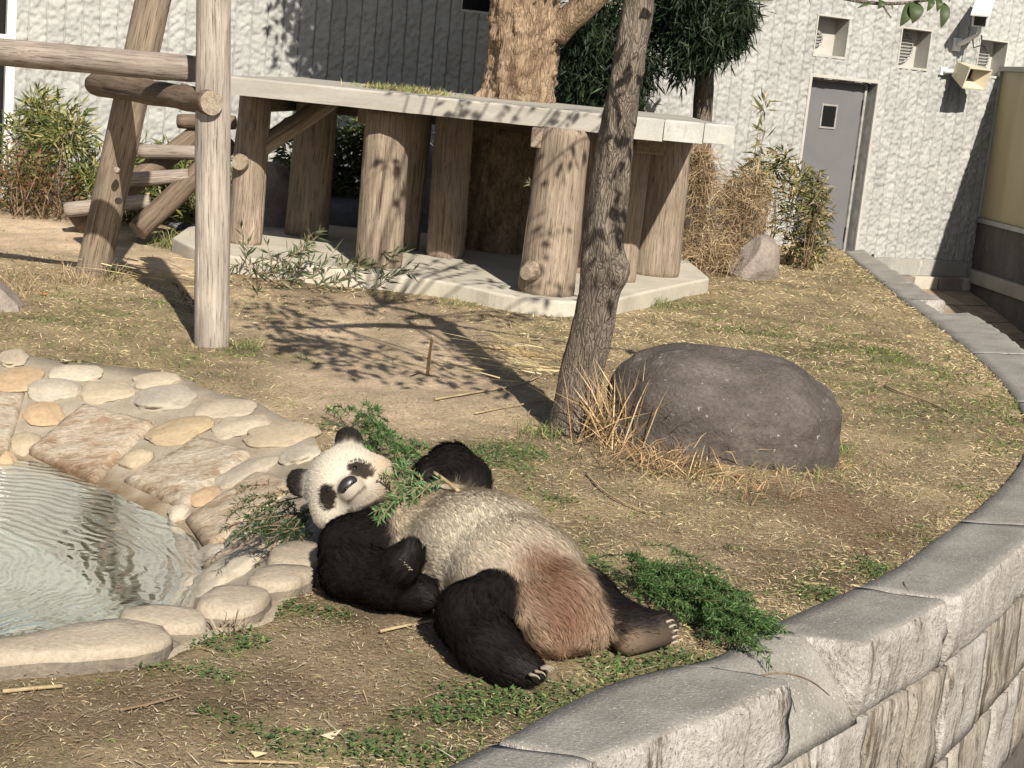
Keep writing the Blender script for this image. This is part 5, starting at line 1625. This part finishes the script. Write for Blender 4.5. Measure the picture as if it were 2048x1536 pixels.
    lf = np.clip((-l_ - .10) / .12, 0, 1) * np.clip((.45 - u_) / .3, 0, 1) * .35
    cols[0] = cols[0] * (1 - lf) + TAN * .85 * lf
    nv = np.exp(-(np.linalg.norm((P_ - at_z(1035, 1077, .41)) / np.array([.03, .02, .1]), axis=1) ** 2))[:, None]
    cols[0] = cols[0] * (1 - nv * .7) + np.array([.16, .10, .06]) * nv * .7
    # sharpen the black and white borders a little, with ragged edges
    Ws = W_
    res = sum(Ws[:, k:k + 1] * cols[k] for k in range(9))
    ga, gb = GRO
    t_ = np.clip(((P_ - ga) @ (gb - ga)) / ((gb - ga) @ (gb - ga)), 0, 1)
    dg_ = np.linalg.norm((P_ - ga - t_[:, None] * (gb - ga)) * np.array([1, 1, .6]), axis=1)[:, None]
    sg = np.clip(np.exp(-(dg_ / .095) ** 2) * 1.1 * (.15 + 1.4 * st_), 0, .78) + np.exp(-(dg_ / .018) ** 2) * .3  # rusty fur, plus a thin dark line painting the shade of the crease
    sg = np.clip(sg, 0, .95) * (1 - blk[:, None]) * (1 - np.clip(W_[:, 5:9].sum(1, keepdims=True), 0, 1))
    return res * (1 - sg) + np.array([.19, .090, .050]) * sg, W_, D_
bc, _, _ = fur_col(BV, False)
panda = tag(obj('panda', mesh('panda', BV, BF, True, bc * .8), M['skin']), 'giant panda lying on its back with legs spread and a branch at its mouth', 'panda')

# fur
tri = np.vstack([BF[:, [0, 1, 2]], BF[:, [0, 2, 3]]])
A_, B_, C_ = BV[tri[:, 0]], BV[tri[:, 1]], BV[tri[:, 2]]
ar = np.linalg.norm(np.cross(B_ - A_, C_ - A_), axis=1) / 2
cz = (A_[:, 2] + B_[:, 2] + C_[:, 2]) / 3
cenT = (A_ + B_ + C_) / 3
near_head = np.linalg.norm(cenT - HC, axis=1) < .2
wgt = ar * (cz > .012) * np.where(near_head, 2.6, 1.0)
NF = 250000
ti = rng.choice(len(tri), NF, p=wgt / wgt.sum())
r1, r2 = np.sqrt(rng.random(NF))[:, None], rng.random(NF)[:, None]
FR = A_[ti] * (1 - r1) + B_[ti] * r1 * (1 - r2) + C_[ti] * r1 * r2
FN = nrm(BNRM[tri[ti, 0]] * (1 - r1) + BNRM[tri[ti, 1]] * r1 * (1 - r2) + BNRM[tri[ti, 2]] * r1 * r2)
fc, W_, D_ = fur_col(FR)
w = np.exp(-(D_ - D_.min(1)[:, None]) / .02)
w /= w.sum(1, keepdims=True)
flow = w @ PFL
qh = (FR - HO) @ HB.T / HS
onhead = W_[:, 6:9].sum(1)
rad_h = (qh[:, :1] * hr + (qh[:, 1:2] + .02) * hu)
flow = np.where((onhead > .5)[:, None], nrm(rad_h) * .8 + back * .5, flow)
ns = np.stack([fbm(FR * 11 + k * 7, 60 + k, 3) - .5 for k in range(3)], 1)      # tufts that lean together
nl = np.stack([fbm(FR * 4 + k * 7, 66 + k, 2) - .5 for k in range(3)], 1)
flow = nrm(flow + ns * .9 + nl * 1.1)
tang = nrm(flow - FN * (flow * FN).sum(1, keepdims=True))
lens = .042 * (1 - onhead) + onhead * .018
lens = np.where(W_[:, 7] > .5, .008, lens)
lens = np.where(W_[:, 5] > .5, .018, lens)
lens = np.where(W_[:, 8] > .5, .016, lens)
lens = np.where(W_[:, 2] > .6, .038, lens)
lens = np.where((W_[:, 4] > .4) | (W_[:, 3] > .4), .055, lens)
lens = np.where((onhead > .5) & (qh[:, 1] < -.07), .028, lens)
lens *= rng.uniform(.6, 1.25, NF)
fd = nrm(FN * .28 + tang * .9 + rng.normal(0, .12, (NF, 3)))
from mathutils.kdtree import KDTree
NC = 9000
ci = rng.choice(NF, NC, replace=False)
kd = KDTree(NC)
for k, i_ in enumerate(ci):
    kd.insert(FR[i_], k)
kd.balance()
own = ci[np.array([kd.find(p_)[1] for p_ in FR])]                 # hairs gather into locks
tipc = FR[own] + fd[own] * lens[own][:, None]
mine = FR + fd * lens[:, None]
cl = np.where(onhead > .5, .28, np.where(W_[:, 2] > .5, .5, .36))[:, None]
same = (np.abs(fc[own].mean(1) - fc.mean(1)) < .12)[:, None]
fd = nrm(np.where(same, mine * (1 - cl) + tipc * cl, mine) - FR)
sd_ = nrm(np.cross(fd, FN) + rng.normal(0, .15, (NF, 3)))
V, F4, F3 = blades_np(FR - FN * .003, fd, lens, np.where(onhead > .5, .0016, .0024)[:, None], sd_, bend=.25, bdir=-FN)
fc = np.clip(fc * (1 + rng.normal(0, .09, (NF, 1))), .004, .95)
c5 = np.repeat(fc, 5, 0)
obj('fur', mesh('fur', V, [F4, F3], True, c5), M['fur'], panda)['kind'] = 'stuff'
M['pad'] = m_plain('grey brown paw pad', (.10, .078, .068), .6)
# eyes, nose, claws, pads
def blob(name, c0, B_, r_, mat, parent, sub_=3):
    bm_ = bmesh.new()
    bmesh.ops.create_icosphere(bm_, subdivisions=sub_, radius=1, matrix=Matrix([[B_[j][i] * r_[j] for j in range(3)] + [c0[i]] for i in range(3)] + [[0, 0, 0, 1]]))
    for f_ in bm_.faces: f_.smooth = True
    me_ = bpy.data.meshes.new(name)
    bm_.to_mesh(me_); bm_.free()
    return obj(name, me_, mat, parent)
def surf(c0, d_):
    """step from outside along -d_ until the skin is met"""
    p_ = np.asarray(c0, float)[None] + d_ * .15
    for _ in range(40):
        p_ = p_ - d_ * np.clip(sdf(p_), .0005, .05)[:, None] * .8
    return p_[0]
for ex, ey in ((-.066, .032), (.060, .027)):
    e_ = surf(hp(ex, ey, .05), hf)
    blob('eye', e_ + hf * .004, HB, (.012, .012, .011), M['eye'], panda)
nc = surf(hp(0, -.004, .1), hf)
nose = blob('nose', nc + hf * -.002, HB, (.037, .026, .020), M['nose'], panda)
for s_ in (-1, 1):
    blob('nostril', nc + hr * s_ * .014 + hu * -.006 + hf * .0135, HB, (.0075, .005, .005), M['eye'], nose)
def claw(a_, d_, L_=.028):
    a_, d_ = np.asarray(a_, float), nrm(d_)
    p_ = [a_ - d_ * .02, a_ + d_ * L_ * .5 + ZU * .003, a_ + d_ * L_ - ZU * .006]
    V_, Q_, T_ = tube_np(resample(chaikin(p_, 1), 7), np.linspace(.006, .0012, 7), 8)
    return obj('claw', mesh('claw', V_, [Q_, T_]), M['claw'], panda)
fdir = nrm(at_z(1090, 1350, .05) - at_z(1040, 1335, .05))
fsd = np.cross(ZU, fdir)
for k in range(5):
    o_ = (k - 2) * .022
    claw(at_z(1066, 1341, .062) + fsd * o_ + fdir * (.044 - abs(k - 2) * .006) + ZU * (.014 - abs(o_) * .2), fdir + ZU * .0, .014)
td = nrm(at_z(1360, 1258, .09) - at_z(1325, 1268, .07))
tu = nrm(ZU - td * td[2])
for k in range(5):
    o_ = (k - 2) * .018
    tn = np.cross(td, tu)
    claw(at_z(1330, 1268, .07) + tu * o_ + td * (.040 - abs(k - 2) * .004), td, .006)
    blob('toe_pad', surf(at_z(1334, 1268, .07) + tu * o_ + td * .018, nrm(EYE - at_z(1334, 1268, .07))) + nrm(EYE - at_z(1334, 1268, .07)) * .009, TB, (.009, .009, .008), M['pad'], panda, 2)
cd_ = nrm(at_z(812, 1118, .26) - at_z(790, 1140, .21))
for k in range(5):
    b0 = surf(at_z(792 + k * 5, 1124 + k * 5, .23), nrm(EYE - at_z(800, 1130, .23)))
    claw(b0, nrm(cd_ + np.array([.5, 0, .1])), .03)
for k in range(4):
    b0 = surf(at_y(850 + k * 9, 928 + k * 6, 5.10), nrm(EYE - at_y(860, 935, 5.12)))
    claw(b0, nrm(np.array([-.3, -.6, -.7])), .022)
# ================================================================ grass, straw and litter
def ok_ground(xy_):
    o_ = inside(LAWN, xy_) & ~inside(RIM, xy_) & ~inside(sl_c, xy_)
    return o_
def scatter(n, x0, x1, y0, y1):
    xy_ = np.c_[rng.uniform(x0, x1, n), rng.uniform(y0, y1, n)]
    vis = np.abs(xy_[:, 0] + .05 * xy_[:, 1] * 0) < .36 * xy_[:, 1] + .4
    xy_ = xy_[vis]
    return xy_[ok_ground(xy_)]
xyA = np.vstack([scatter(105000, -2.5, 2.8, 3.2, 7.2), scatter(95000, -4.2, 4.0, 7.2, 12.0), scatter(60000, -6, 4.2, 12.0, 19.0)])
pb = np.c_[xyA, np.full(len(xyA), .03)]
free = np.ones(len(xyA), bool)
nearp = (np.abs(xyA[:, 0]) < 1.2) & (xyA[:, 1] > 3.9) & (xyA[:, 1] < 5.8)
free[nearp] = sdf(pb[nearp]) > .0
xyA = xyA[free]
bare, green = fields(xyA)
edge = np.exp(-dist_poly(INNER[::4], xyA, False) / .12)
dens = np.clip(1.05 - bare * 1.15, .04, 1)
u_ = rng.random(len(xyA))
keepS = u_ < dens
isg = rng.random(len(xyA)) < np.clip(green * 1.05 + edge * .25 - .12, .02, .9)
zA = ground_z(xyA)
zA = np.where(dist_poly(INNER[::4], xyA, False) < .25, .002, zA)
zA = np.where(dist_poly(RIM, xyA) < .2, zA * .4, zA)
far = np.clip((xyA[:, 1] - 4) / 12, 0, 1)
def grass(name, sel, label, cols, p, Lr, W, tilt):
    q_ = xyA[sel]
    n_ = len(q_)
    az = rng.uniform(0, 2 * math.pi, n_)
    el = np.abs(rng.normal(tilt, .35, n_))
    d_ = np.c_[np.cos(az) * np.cos(el), np.sin(az) * np.cos(el), np.sin(el) * .9]
    fz = far[sel]
    L_ = rng.uniform(*Lr, n_) * (1 + fz * .9)
    V_, Q_, T_ = blades_np(np.c_[q_, zA[sel] - .002], d_, L_, W * (1 + fz * 1.3) * rng.uniform(.6, 1.4, n_), bend=.5)
    V_[:, 2] = np.maximum(V_[:, 2], np.repeat(zA[sel], 5) - .004)
    c_ = pick(cols, n_, .2, p)
    return tag(obj(name, mesh(name, V_, [Q_, T_], False, np.repeat(c_, 5, 0)), M['straw']), label, kind='stuff')
grass('dry_grass', keepS & ~isg, 'short dry straw coloured grass over the lawn', [(.56, .45, .27), (.46, .35, .20), (.68, .58, .38), (.32, .23, .13), (.40, .38, .18)], [.3, .28, .14, .16, .12], (.012, .048), .0026, .25)
grass('green_grass', keepS & isg | (isg & (green > .5)), 'patches of green grass and clover in the lawn', [(.10, .16, .045), (.16, .22, .06), (.24, .27, .09), (.07, .11, .035)], None, (.014, .045), .0036, .55)
# clover like ground cover in the greenest spots
sel = np.where((green > .62) & (xyA[:, 1] < 7))[0]
sel = sel[rng.random(len(sel)) < .8]
q_ = np.c_[xyA[sel], zA[sel] + rng.uniform(.004, .022, len(sel))]
az = rng.uniform(0, 2 * math.pi, len(sel))
V_, Q_, T_ = leaves_np(q_, np.c_[np.cos(az), np.sin(az), rng.uniform(-.1, .5, len(sel))], rng.uniform(.010, .022, len(sel)), rng.uniform(.007, .013, len(sel)), np.c_[-np.sin(az), np.cos(az), np.zeros(len(sel))])
tag(obj('clover', mesh('clover', V_, [T_], False, np.repeat(pick([(.09, .17, .05), (.13, .22, .07), (.06, .12, .04)], len(sel), .2), 5, 0)), M['leaf']), 'low green clover leaves in the greenest patches', kind='stuff')
# loose straw and chips
xyS = np.vstack([scatter(60000, -2.5, 2.8, 3.2, 8.0), scatter(12000, -4.2, 4.0, 8, 17)])
nearp = (np.abs(xyS[:, 0]) < 1.2) & (xyS[:, 1] > 3.9) & (xyS[:, 1] < 5.8)
f_ = np.ones(len(xyS), bool); f_[nearp] = sdf(np.c_[xyS[nearp], np.full(nearp.sum(), .03)]) > .02
xyS = xyS[f_]
n_ = len(xyS)
az = rng.uniform(0, 2 * math.pi, n_)
V_, Q_, T_ = blades_np(np.c_[xyS, ground_z(xyS) + rng.uniform(.004, .016, n_)], np.c_[np.cos(az), np.sin(az), rng.normal(.03, .10, n_)], np.where(rng.random(n_) < .035, rng.gamma(2.0, .03, n_), rng.gamma(2.0, .006, n_)) + .005, rng.uniform(.0015, .0042, n_), np.c_[-np.sin(az), np.cos(az), np.zeros(n_)], bend=.1)
tag(obj('loose_straw', mesh('loose_straw', V_, [Q_, T_], False, np.repeat(pick([(.56, .46, .30), (.45, .34, .20), (.66, .57, .41), (.30, .20, .12)], n_, .15), 5, 0)), M['straw']), 'loose straw bits and bark chips strewn over the ground', kind='stuff')

def stick(label, px, r0, r1, mat, cat='stick', z=.012, group=None, name='fallen_stick'):
    P3 = []
    for a_, b_ in px:
        q = at_z(a_, b_, z)
        q[2] = ground_z(q[:2])[0] + z
        P3.append(q)
    L_ = resample(chaikin(np.array(P3), 2), 24)
    V_, Q_, T_ = tube_np(L_, np.linspace(r0, r1, 24), 7, r0 * .15, 60, 3)
    return tag(obj(name, mesh(name, V_, [Q_, T_]), mat), label, cat, group or 'fallen canes and sticks')
M['cane'] = m_surface('dry bamboo cane', [(.3, (.42, .31, .17)), (.7, (.60, .48, .29))], 12, .6, fine=60)
stick('long thin forked stick on the dry grass right of the boulder', [(1770, 768), (1800, 785), (1840, 795), (1880, 815), (1915, 832)], .007, .004, M['cane'])
stick('thin straight cane lying in front of the dry grass tuft', [(1172, 952), (1210, 985), (1260, 1010), (1320, 1030)], .005, .003, M['cane'], 'cane')
stick('pale cane lying by the hind leg of the panda', [(760, 1264), (800, 1256), (868, 1243)], .0055, .004, M['cane'], 'cane')
stick('pale straight cane below the pool rim stones', [(5, 1382), (60, 1377), (125, 1372)], .006, .005, M['cane'], 'cane')
stick('dark crooked twig on the brown soil below the pool', [(240, 1422), (300, 1408), (365, 1392)], .004, .003, M['twig'])
stick('thin twig lying in the bottom green patch', [(440, 1522), (520, 1524), (600, 1526)], .004, .003, M['cane'])
stick('long dry cane pointing at the trunk of the young tree', [(870, 800), (960, 785), (1040, 770), (1085, 752)], .006, .004, M['cane'], 'cane')
stick('second dry cane beside the tree shadow', [(950, 828), (1020, 816), (1095, 800)], .005, .003, M['cane'], 'cane')
stick('bare twig on the grey wall top beside the green branches', [(1500, 1352), (1560, 1338), (1620, 1352), (1660, 1382)], .0035, .002, M['twig'], z=.03)
stick('short twig on the stone wall top', [(1808, 1160), (1812, 1172), (1820, 1183)], .004, .003, M['twig'], z=.03)
stick('split white bamboo flake on the soil right of the branches', [(1608, 1161), (1630, 1162), (1652, 1164)], .007, .003, M['cane'], z=.008)
s1 = np.array([at_z(855, 750, .0), at_z(858, 715, .12), at_z(865, 672, .30)])
V_, Q_, T_ = tube_np(resample(s1, 10), np.linspace(.010, .007, 10), 8)
cs_ = empty('cane_stump', 'short dry cane standing upright in the bare sandy soil', 'cane')
obj('cane', mesh('cane', V_, [Q_, T_]), M['cane'], cs_)
for a_, b_ in (((862, 722), (905, 745)), ((856, 718), (845, 712))):
    V_, Q_, T_ = tube_np([at_y(*a_, s1[1][1]), at_y(*b_, s1[1][1])], [.005, .003], 6)
    obj('side_twig', mesh('side_twig', V_, [Q_, T_]), M['cane'], cs_)

# straw bundle behind the young tree
def straw_pile(name, label, c_px, spread, n, L, dirxy, seed, cat='straw', fan=.25, cols=None, h=.10):
    s_ = empty(name, label, cat)
    c_ = at_z(*c_px)
    r_ = np.random.default_rng(seed)
    root = c_ + np.c_[r_.normal(0, spread[0], n), r_.normal(0, spread[1], n), np.abs(r_.normal(0, h * .5, n)) + .01]
    a_ = math.atan2(dirxy[1], dirxy[0]) + r_.normal(0, fan, n)
    V_, Q_, T_ = blades_np(root, np.c_[np.cos(a_), np.sin(a_), r_.normal(.06, .10, n)], L * r_.uniform(.5, 1.3, n), r_.uniform(.004, .009, n), bend=.15)
    V_[:, 2] = np.maximum(V_[:, 2], .006)
    obj('stalks', mesh('stalks', V_, [Q_, T_], False, np.repeat(pick(cols or [(.56, .44, .23), (.46, .35, .18), (.64, .54, .33)], n, .15), 5, 0)), M['straw'], s_)['kind'] = 'stuff'
    return s_
straw_pile('straw_bundle', 'bundle of yellow cut stalks on the ground behind the young tree', (1075, 735), (.16, .30), 110, .42, (-.9, .5), 4, fan=.45)
straw_pile('straw_bundle', 'thin layer of long straw in front of the leaning log shadow', (360, 560), (.25, .3), 60, .4, (-1, .25), 5, fan=.3)
# tufts of upright dry grass
def tuft(label, c_px, r0, n, L, seed, cols, lean=(0, 0), w=.005, name='grass_tuft', spread_el=.5, bend=.5):
    s_ = empty(name, label, 'grass', 'grass tufts on the lawn')
    c_ = at_z(*c_px)
    c_[2] = ground_z(c_[:2])[0]
    r_ = np.random.default_rng(seed)
    root = c_ + np.c_[r_.normal(0, r0, n), r_.normal(0, r0 * .8, n), np.zeros(n)]
    d_ = nrm(np.c_[r_.normal(lean[0], spread_el, n), r_.normal(lean[1], spread_el, n), np.ones(n)])
    V_, Q_, T_ = blades_np(root, d_, L * r_.uniform(.35, 1.15, n), w * r_.uniform(.6, 1.3, n), bend=bend)
    V_[:, 2] = np.maximum(V_[:, 2], c_[2])
    obj('blades', mesh('blades', V_, [Q_, T_], False, np.repeat(pick(cols, n, .2), 5, 0)), M['straw'], s_)['kind'] = 'stuff'
    return s_
DRY = [(.50, .35, .19), (.40, .27, .14), (.58, .44, .26), (.28, .18, .10)]
GRN = [(.10, .15, .045), (.16, .21, .07), (.25, .26, .10), (.36, .31, .16)]
tuft('tall rusty dry grass tuft between the young tree and the boulder', (1238, 903), .085, 380, .56, 1, DRY, (.15, .1), .006, bend=.35)
tuft('low spread of brown dry grass at the foot of the boulder', (1325, 945), .15, 300, .30, 2, DRY, (.1, -.15), .005, spread_el=.9)
tuft('thin dry grass under the right front of the boulder', (1470, 985), .16, 110, .16, 3, DRY, (0, -.1), .004, spread_el=.9)
tuft('green grass tuft at the right corner of the slab', (1318, 612), .10, 130, .16, 4, GRN)
tuft('small green tuft at the right foot of the boulder', (1672, 905), .05, 70, .13, 5, GRN)
tuft('green tuft beside the upright frame post', (490, 692), .06, 90, .12, 6, GRN)
tuft('green tuft with long blades near the slab corner', (335, 500), .08, 130, .30, 7, GRN)
tuft('dry brown weeds at the foot of the leaning log', (150, 566), .12, 120, .24, 8, [(.34, .24, .15), (.22, .15, .09), (.45, .36, .22)])
tuft('pale withered stalks beside the leaning log foot', (228, 560), .05, 50, .30, 9, [(.50, .40, .27), (.40, .30, .19), (.10, .14, .04)])
tuft('dry stalks at the left edge of the lawn', (30, 585), .16, 110, .36, 10, [(.44, .34, .21), (.34, .25, .15)])
tuft('grass at the base of the young tree trunk', (1090, 880), .07, 110, .13, 11, GRN)
tuft('withered weed beside the rim stone', (452, 1262), .03, 45, .12, 12, [(.42, .34, .25), (.32, .25, .18)])
tuft('tuft at the edge of the step before the grey door', (1650, 522), .14, 90, .16, 13, GRN + DRY)
tuft('green tuft in front of the slab under the platform', (915, 615), .10, 100, .10, 14, GRN)
tuft('dry grass fringe at the front right base of the boulder', (1590, 958), .13, 160, .12, 15, DRY + GRN, (0, -.1), .004, spread_el=.8)
tuft('dry grass fringe along the right side of the boulder', (1655, 935), .09, 130, .13, 16, DRY + GRN, (.1, 0), .004, spread_el=.8)
tuft('mixed grass fringe at the middle of the boulder front', (1430, 968), .15, 170, .11, 17, DRY + GRN, (0, -.1), .004, spread_el=.9)
# grass on the deck
dg_ = empty('deck_grass', 'green and straw grass growing on top of the deck left of the old tree', 'grass')
n_ = 1100
t_ = rng.normal(.5, .22, n_)
a_, b_ = at_z(700, 172, DECK_T), at_z(900, 192, DECK_T)
root = a_ + (b_ - a_) * t_[:, None] + np.c_[np.zeros(n_), rng.uniform(.12, .55, n_), np.full(n_, -.012)]
V_, Q_, T_ = blades_np(root, nrm(np.c_[rng.normal(0, .7, n_), rng.normal(0, .7, n_), np.ones(n_)]), rng.uniform(.03, .13, n_), .007, bend=.4)
obj('blades', mesh('blades', V_, [Q_, T_], False, np.repeat(pick([(.12, .17, .05), (.2, .24, .08), (.36, .31, .15), (.45, .36, .2)], n_, .2), 5, 0)), M['straw'], dg_)['kind'] = 'stuff'
# pampas plume leaning before the right front post
pl_ = empty('dry_plume', 'dry feathery grass plume hanging in front of a platform post', 'grass')
a_, b_ = at_y(1062, 366, 11.6), at_y(1122, 416, 11.6)
t_ = rng.random(260)
root = a_ + (b_ - a_) * t_[:, None]
V_, Q_, T_ = blades_np(root, nrm((a_ - b_) + rng.normal(0, .14, (260, 3))), rng.uniform(.04, .09, 260), .004, bend=.3)
obj('plume', mesh('plume', V_, [Q_, T_], False, np.repeat(pick([(.46, .40, .27), (.36, .3, .2)], 260), 5, 0)), M['straw'], pl_)['kind'] = 'stuff'
V_, Q_, T_ = tube_np(resample(chaikin([b_, b_ + np.array([.10, 0, -.35]), np.array([b_[0] + .16, b_[1], .05])], 2), 12), np.linspace(.003, .005, 12), 6)
obj('stalk', mesh('stalk', V_, [Q_, T_]), M['cane'], pl_)

# ================================================================ cut green branches
def needles(name, label, lines, per_m, L, W, cols, cat='branch', r_stem=.004, seed=0, spread=.8, stem_mat='twig', group=None):
    s_ = empty(name, label, cat, group)
    r_ = np.random.default_rng(seed)
    R_, D_ = [], []
    st = []
    for ln in lines:
        ln = resample(chaikin(np.asarray(ln, float), 2), 30)
        Lt = np.linalg.norm(np.diff(ln, axis=0), axis=1).sum()
        k = max(6, int(Lt * per_m))
        f_ = r_.uniform(0, 29, k)
        i_ = np.minimum(f_.astype(int), 28)
        p_ = ln[i_] + (ln[i_ + 1] - ln[i_]) * (f_ - i_)[:, None]
        tg_ = nrm(ln[i_ + 1] - ln[i_])
        R_.append(p_); D_.append(nrm(tg_ * .7 + nrm(r_.normal(size=(k, 3))) * spread))
        st.append(tube_np(ln, np.linspace(r_stem, r_stem * .4, 30), 6))
    R_, D_ = np.vstack(R_), np.vstack(D_)
    n_ = len(R_)
    V_, Q_, T_ = leaves_np(R_, D_, L * r_.uniform(.6, 1.2, n_), W)
    obj('foliage', mesh('foliage', V_, [T_], False, np.repeat(pick(cols, n_, .22), 5, 0)), M['leaf'], s_)['kind'] = 'stuff'
    V_, Q_, T_ = join_np(st)
    obj('stems', mesh('stems', V_, [Q_, T_]), M[stem_mat], s_)['kind'] = 'stuff'
    return s_
M['leafstem'] = m_surface('green stem', [(.3, (.08, .10, .04)), (.7, (.16, .15, .07))], 20, .8)
PINE = [(.06, .13, .035), (.09, .18, .05), (.14, .23, .08), (.04, .085, .025)]
r_ = np.random.default_rng(3)
lines = []
for k in range(135):
    t_ = r_.random()
    c_ = np.array([[1255, 1165], [1330, 1190], [1395, 1235], [1445, 1292]])
    i_ = min(int(t_ * 3), 2)
    px = c_[i_] + (c_[i_ + 1] - c_[i_]) * (t_ * 3 - i_) + r_.normal(0, (18, 13))
    z_ = abs(r_.normal(.05, .03)) + .012
    a_ = at_z(*px, 0); a_[2] = z_
    d_ = nrm(np.array([.75, -.5, 0]) + r_.normal(0, .45, 3) * np.array([1, 1, .0]))
    lines.append([a_, a_ + d_ * .09 + [0, 0, .02], a_ + d_ * .19 - [0, 0, min(.03, z_ * .5)]])
needles('branch_pile', 'feathery pile of fresh green branches beyond the hind feet of the panda', lines, 460, .028, .0046, PINE, 'branches', .0018, 1, .85, 'leafstem')
lines = []
for k in range(46):
    px = np.array([690, 862]) + (np.array([835, 975]) - np.array([690, 862])) * r_.random() + r_.normal(0, 14, 2)
    a_ = at_z(*px, 0); a_[2] = abs(r_.normal(.06, .04)) + .02
    d_ = nrm(np.array([-.4, .8, 0]) + r_.normal(0, .5, 3) * np.array([1, 1, .1]))
    lines.append([a_, a_ + d_ * .09 + [0, 0, .02], a_ + d_ * .17])
needles('green_branch', 'green leafy branch lying on the ground behind the head of the panda', lines, 340, .034, .0052, PINE, 'branch', .002, 2, .8, 'leafstem')
lines = []
for k in range(44):
    px = np.array([585, 1050]) + r_.normal(0, (38, 24), 2)
    a_ = at_z(*px, .04); a_[2] = .06 + abs(r_.normal(0, .04))
    d_ = nrm(np.array([-.6, -.5, -.15]) + r_.normal(0, .5, 3) * np.array([1, 1, .3]))
    lines.append([a_, a_ + d_ * .07, a_ + d_ * .14 - [0, 0, .02]])
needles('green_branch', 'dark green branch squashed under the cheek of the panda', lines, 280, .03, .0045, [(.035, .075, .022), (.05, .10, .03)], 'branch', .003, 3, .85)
# the branch in the paw: bare stem end on the right, leafy sprays towards the mouth
P_ = lambda a_, b_, Y_: at_y(a_, b_, Y_)
main = [P_(915, 980, 4.92), P_(885, 958, 4.98), P_(850, 972, 4.98), P_(810, 985, 4.95), P_(780, 1010, 4.90)]
lines = [main[1:], [P_(835, 978, 4.97), P_(800, 965, 5.0), P_(770, 950, 5.05)], [P_(820, 982, 4.96), P_(785, 1005, 4.9), P_(755, 1045, 4.84)], [P_(800, 990, 4.94), P_(775, 1020, 4.88), P_(760, 1040, 4.86)], [P_(845, 970, 4.98), P_(815, 950, 5.05), P_(790, 925, 5.12)], [P_(860, 968, 4.97), P_(840, 990, 4.93), P_(825, 1000, 4.92)], [P_(795, 995, 4.93), P_(765, 1010, 4.9), P_(748, 1030, 4.86)]]
lines += [[q_ + r_.normal(0, .018, 3) for q_ in ln] for ln in lines[:6]]
hb_ = needles('held_branch', 'green leafy branch held in the raised paw against the mouth of the panda', lines, 330, .034, .0055, [(.16, .27, .11), (.22, .34, .15), (.10, .19, .06)], 'branch', .0035, 5, .75)
V_, Q_, T_ = tube_np(resample(chaikin([P_(918, 983, 4.92), P_(890, 960, 4.98), P_(868, 945, 5.02)], 1), 12), np.linspace(.0075, .006, 12), 8)
obj('bare_stem', mesh('bare_stem', V_, [Q_, T_]), M['cane'], hb_)
# fallen bamboo branch before the slab
lines = []
for k in range(34):
    px = (r_.uniform(470, 745), 0)
    y_ = 575 + (px[0] - 470) * .02 + r_.normal(0, 18)
    a_ = at_z(px[0], y_, 0); a_[2] = abs(r_.normal(.08, .07)) + .02
    d_ = nrm(np.array([.6, .2, .35]) + r_.normal(0, .55, 3) * np.array([1, 1, .6]))
    lines.append([a_, a_ + d_ * .16, a_ + d_ * .33])
needles('bamboo_branch', 'fallen bamboo branch with grey green leaves lying before the slab', lines, 52, .11, .017, [(.07, .10, .045), (.12, .15, .07), (.18, .19, .10), (.05, .07, .03)], 'branch', .004, 7, .7)
# vine with dark berries in the shade of the upright post
lines = [[at_y(352, 572, 10.0), at_y(372, 600, 9.9), at_y(392, 640, 9.8)], [at_y(345, 565, 10), at_y(380, 590, 9.9), at_y(395, 620, 9.8)]]
needles('dark_seed_stalk', 'dry stalk with dark seed heads in the shadow of the upright post', lines, 130, .02, .012, [(.05, .04, .035), (.10, .085, .075)], 'plant', .003, 8, .8)
# fallen leaves
FL = [((520, 1478), 'pale tan'), ((372, 0), ''),]
def dead_leaf(px, label, L=.06, col_=(.42, .24, .13), seed=0):
    r_ = np.random.default_rng(seed)
    a_ = at_z(*px, .0); a_[2] = ground_z(a_[:2])[0] + .014
    az = r_.uniform(0, 6.28)
    V_, Q_, T_ = leaves_np(a_[None], np.array([[math.cos(az), math.sin(az), .15]]), [L], [L * .55], np.array([[-math.sin(az), math.cos(az), .2]]), fold=.3)
    return tag(obj('dead_leaf', mesh('dead_leaf', V_, T_, False, np.tile(col_, (5, 1))), M['straw']), label, 'leaf', 'dead leaves on the ground')
dead_leaf((100, 592), 'orange brown curled leaf on the lawn below the leaning log', .08, (.48, .22, .10), 1)
dead_leaf((1400, 935), 'grey brown broad dead leaf leaning on the foot of the boulder', .10, (.30, .24, .19), 2)
dead_leaf((640, 1485), 'pale tan crumpled leaf in the bottom green patch', .06, (.60, .46, .33), 3)
dead_leaf((500, 1512), 'cream coloured leaf in the bottom grass', .05, (.62, .55, .33), 4)
dead_leaf((1470, 965), 'reddish dead leaf under the front of the boulder', .05, (.45, .2, .12), 5)
dead_leaf((140, 732), 'pale dry leaf above the pool stones', .05, (.62, .54, .42), 6)
dead_leaf((1908, 935), 'small white oval leaf on the grass near the wall top', .04, (.7, .62, .45), 7)
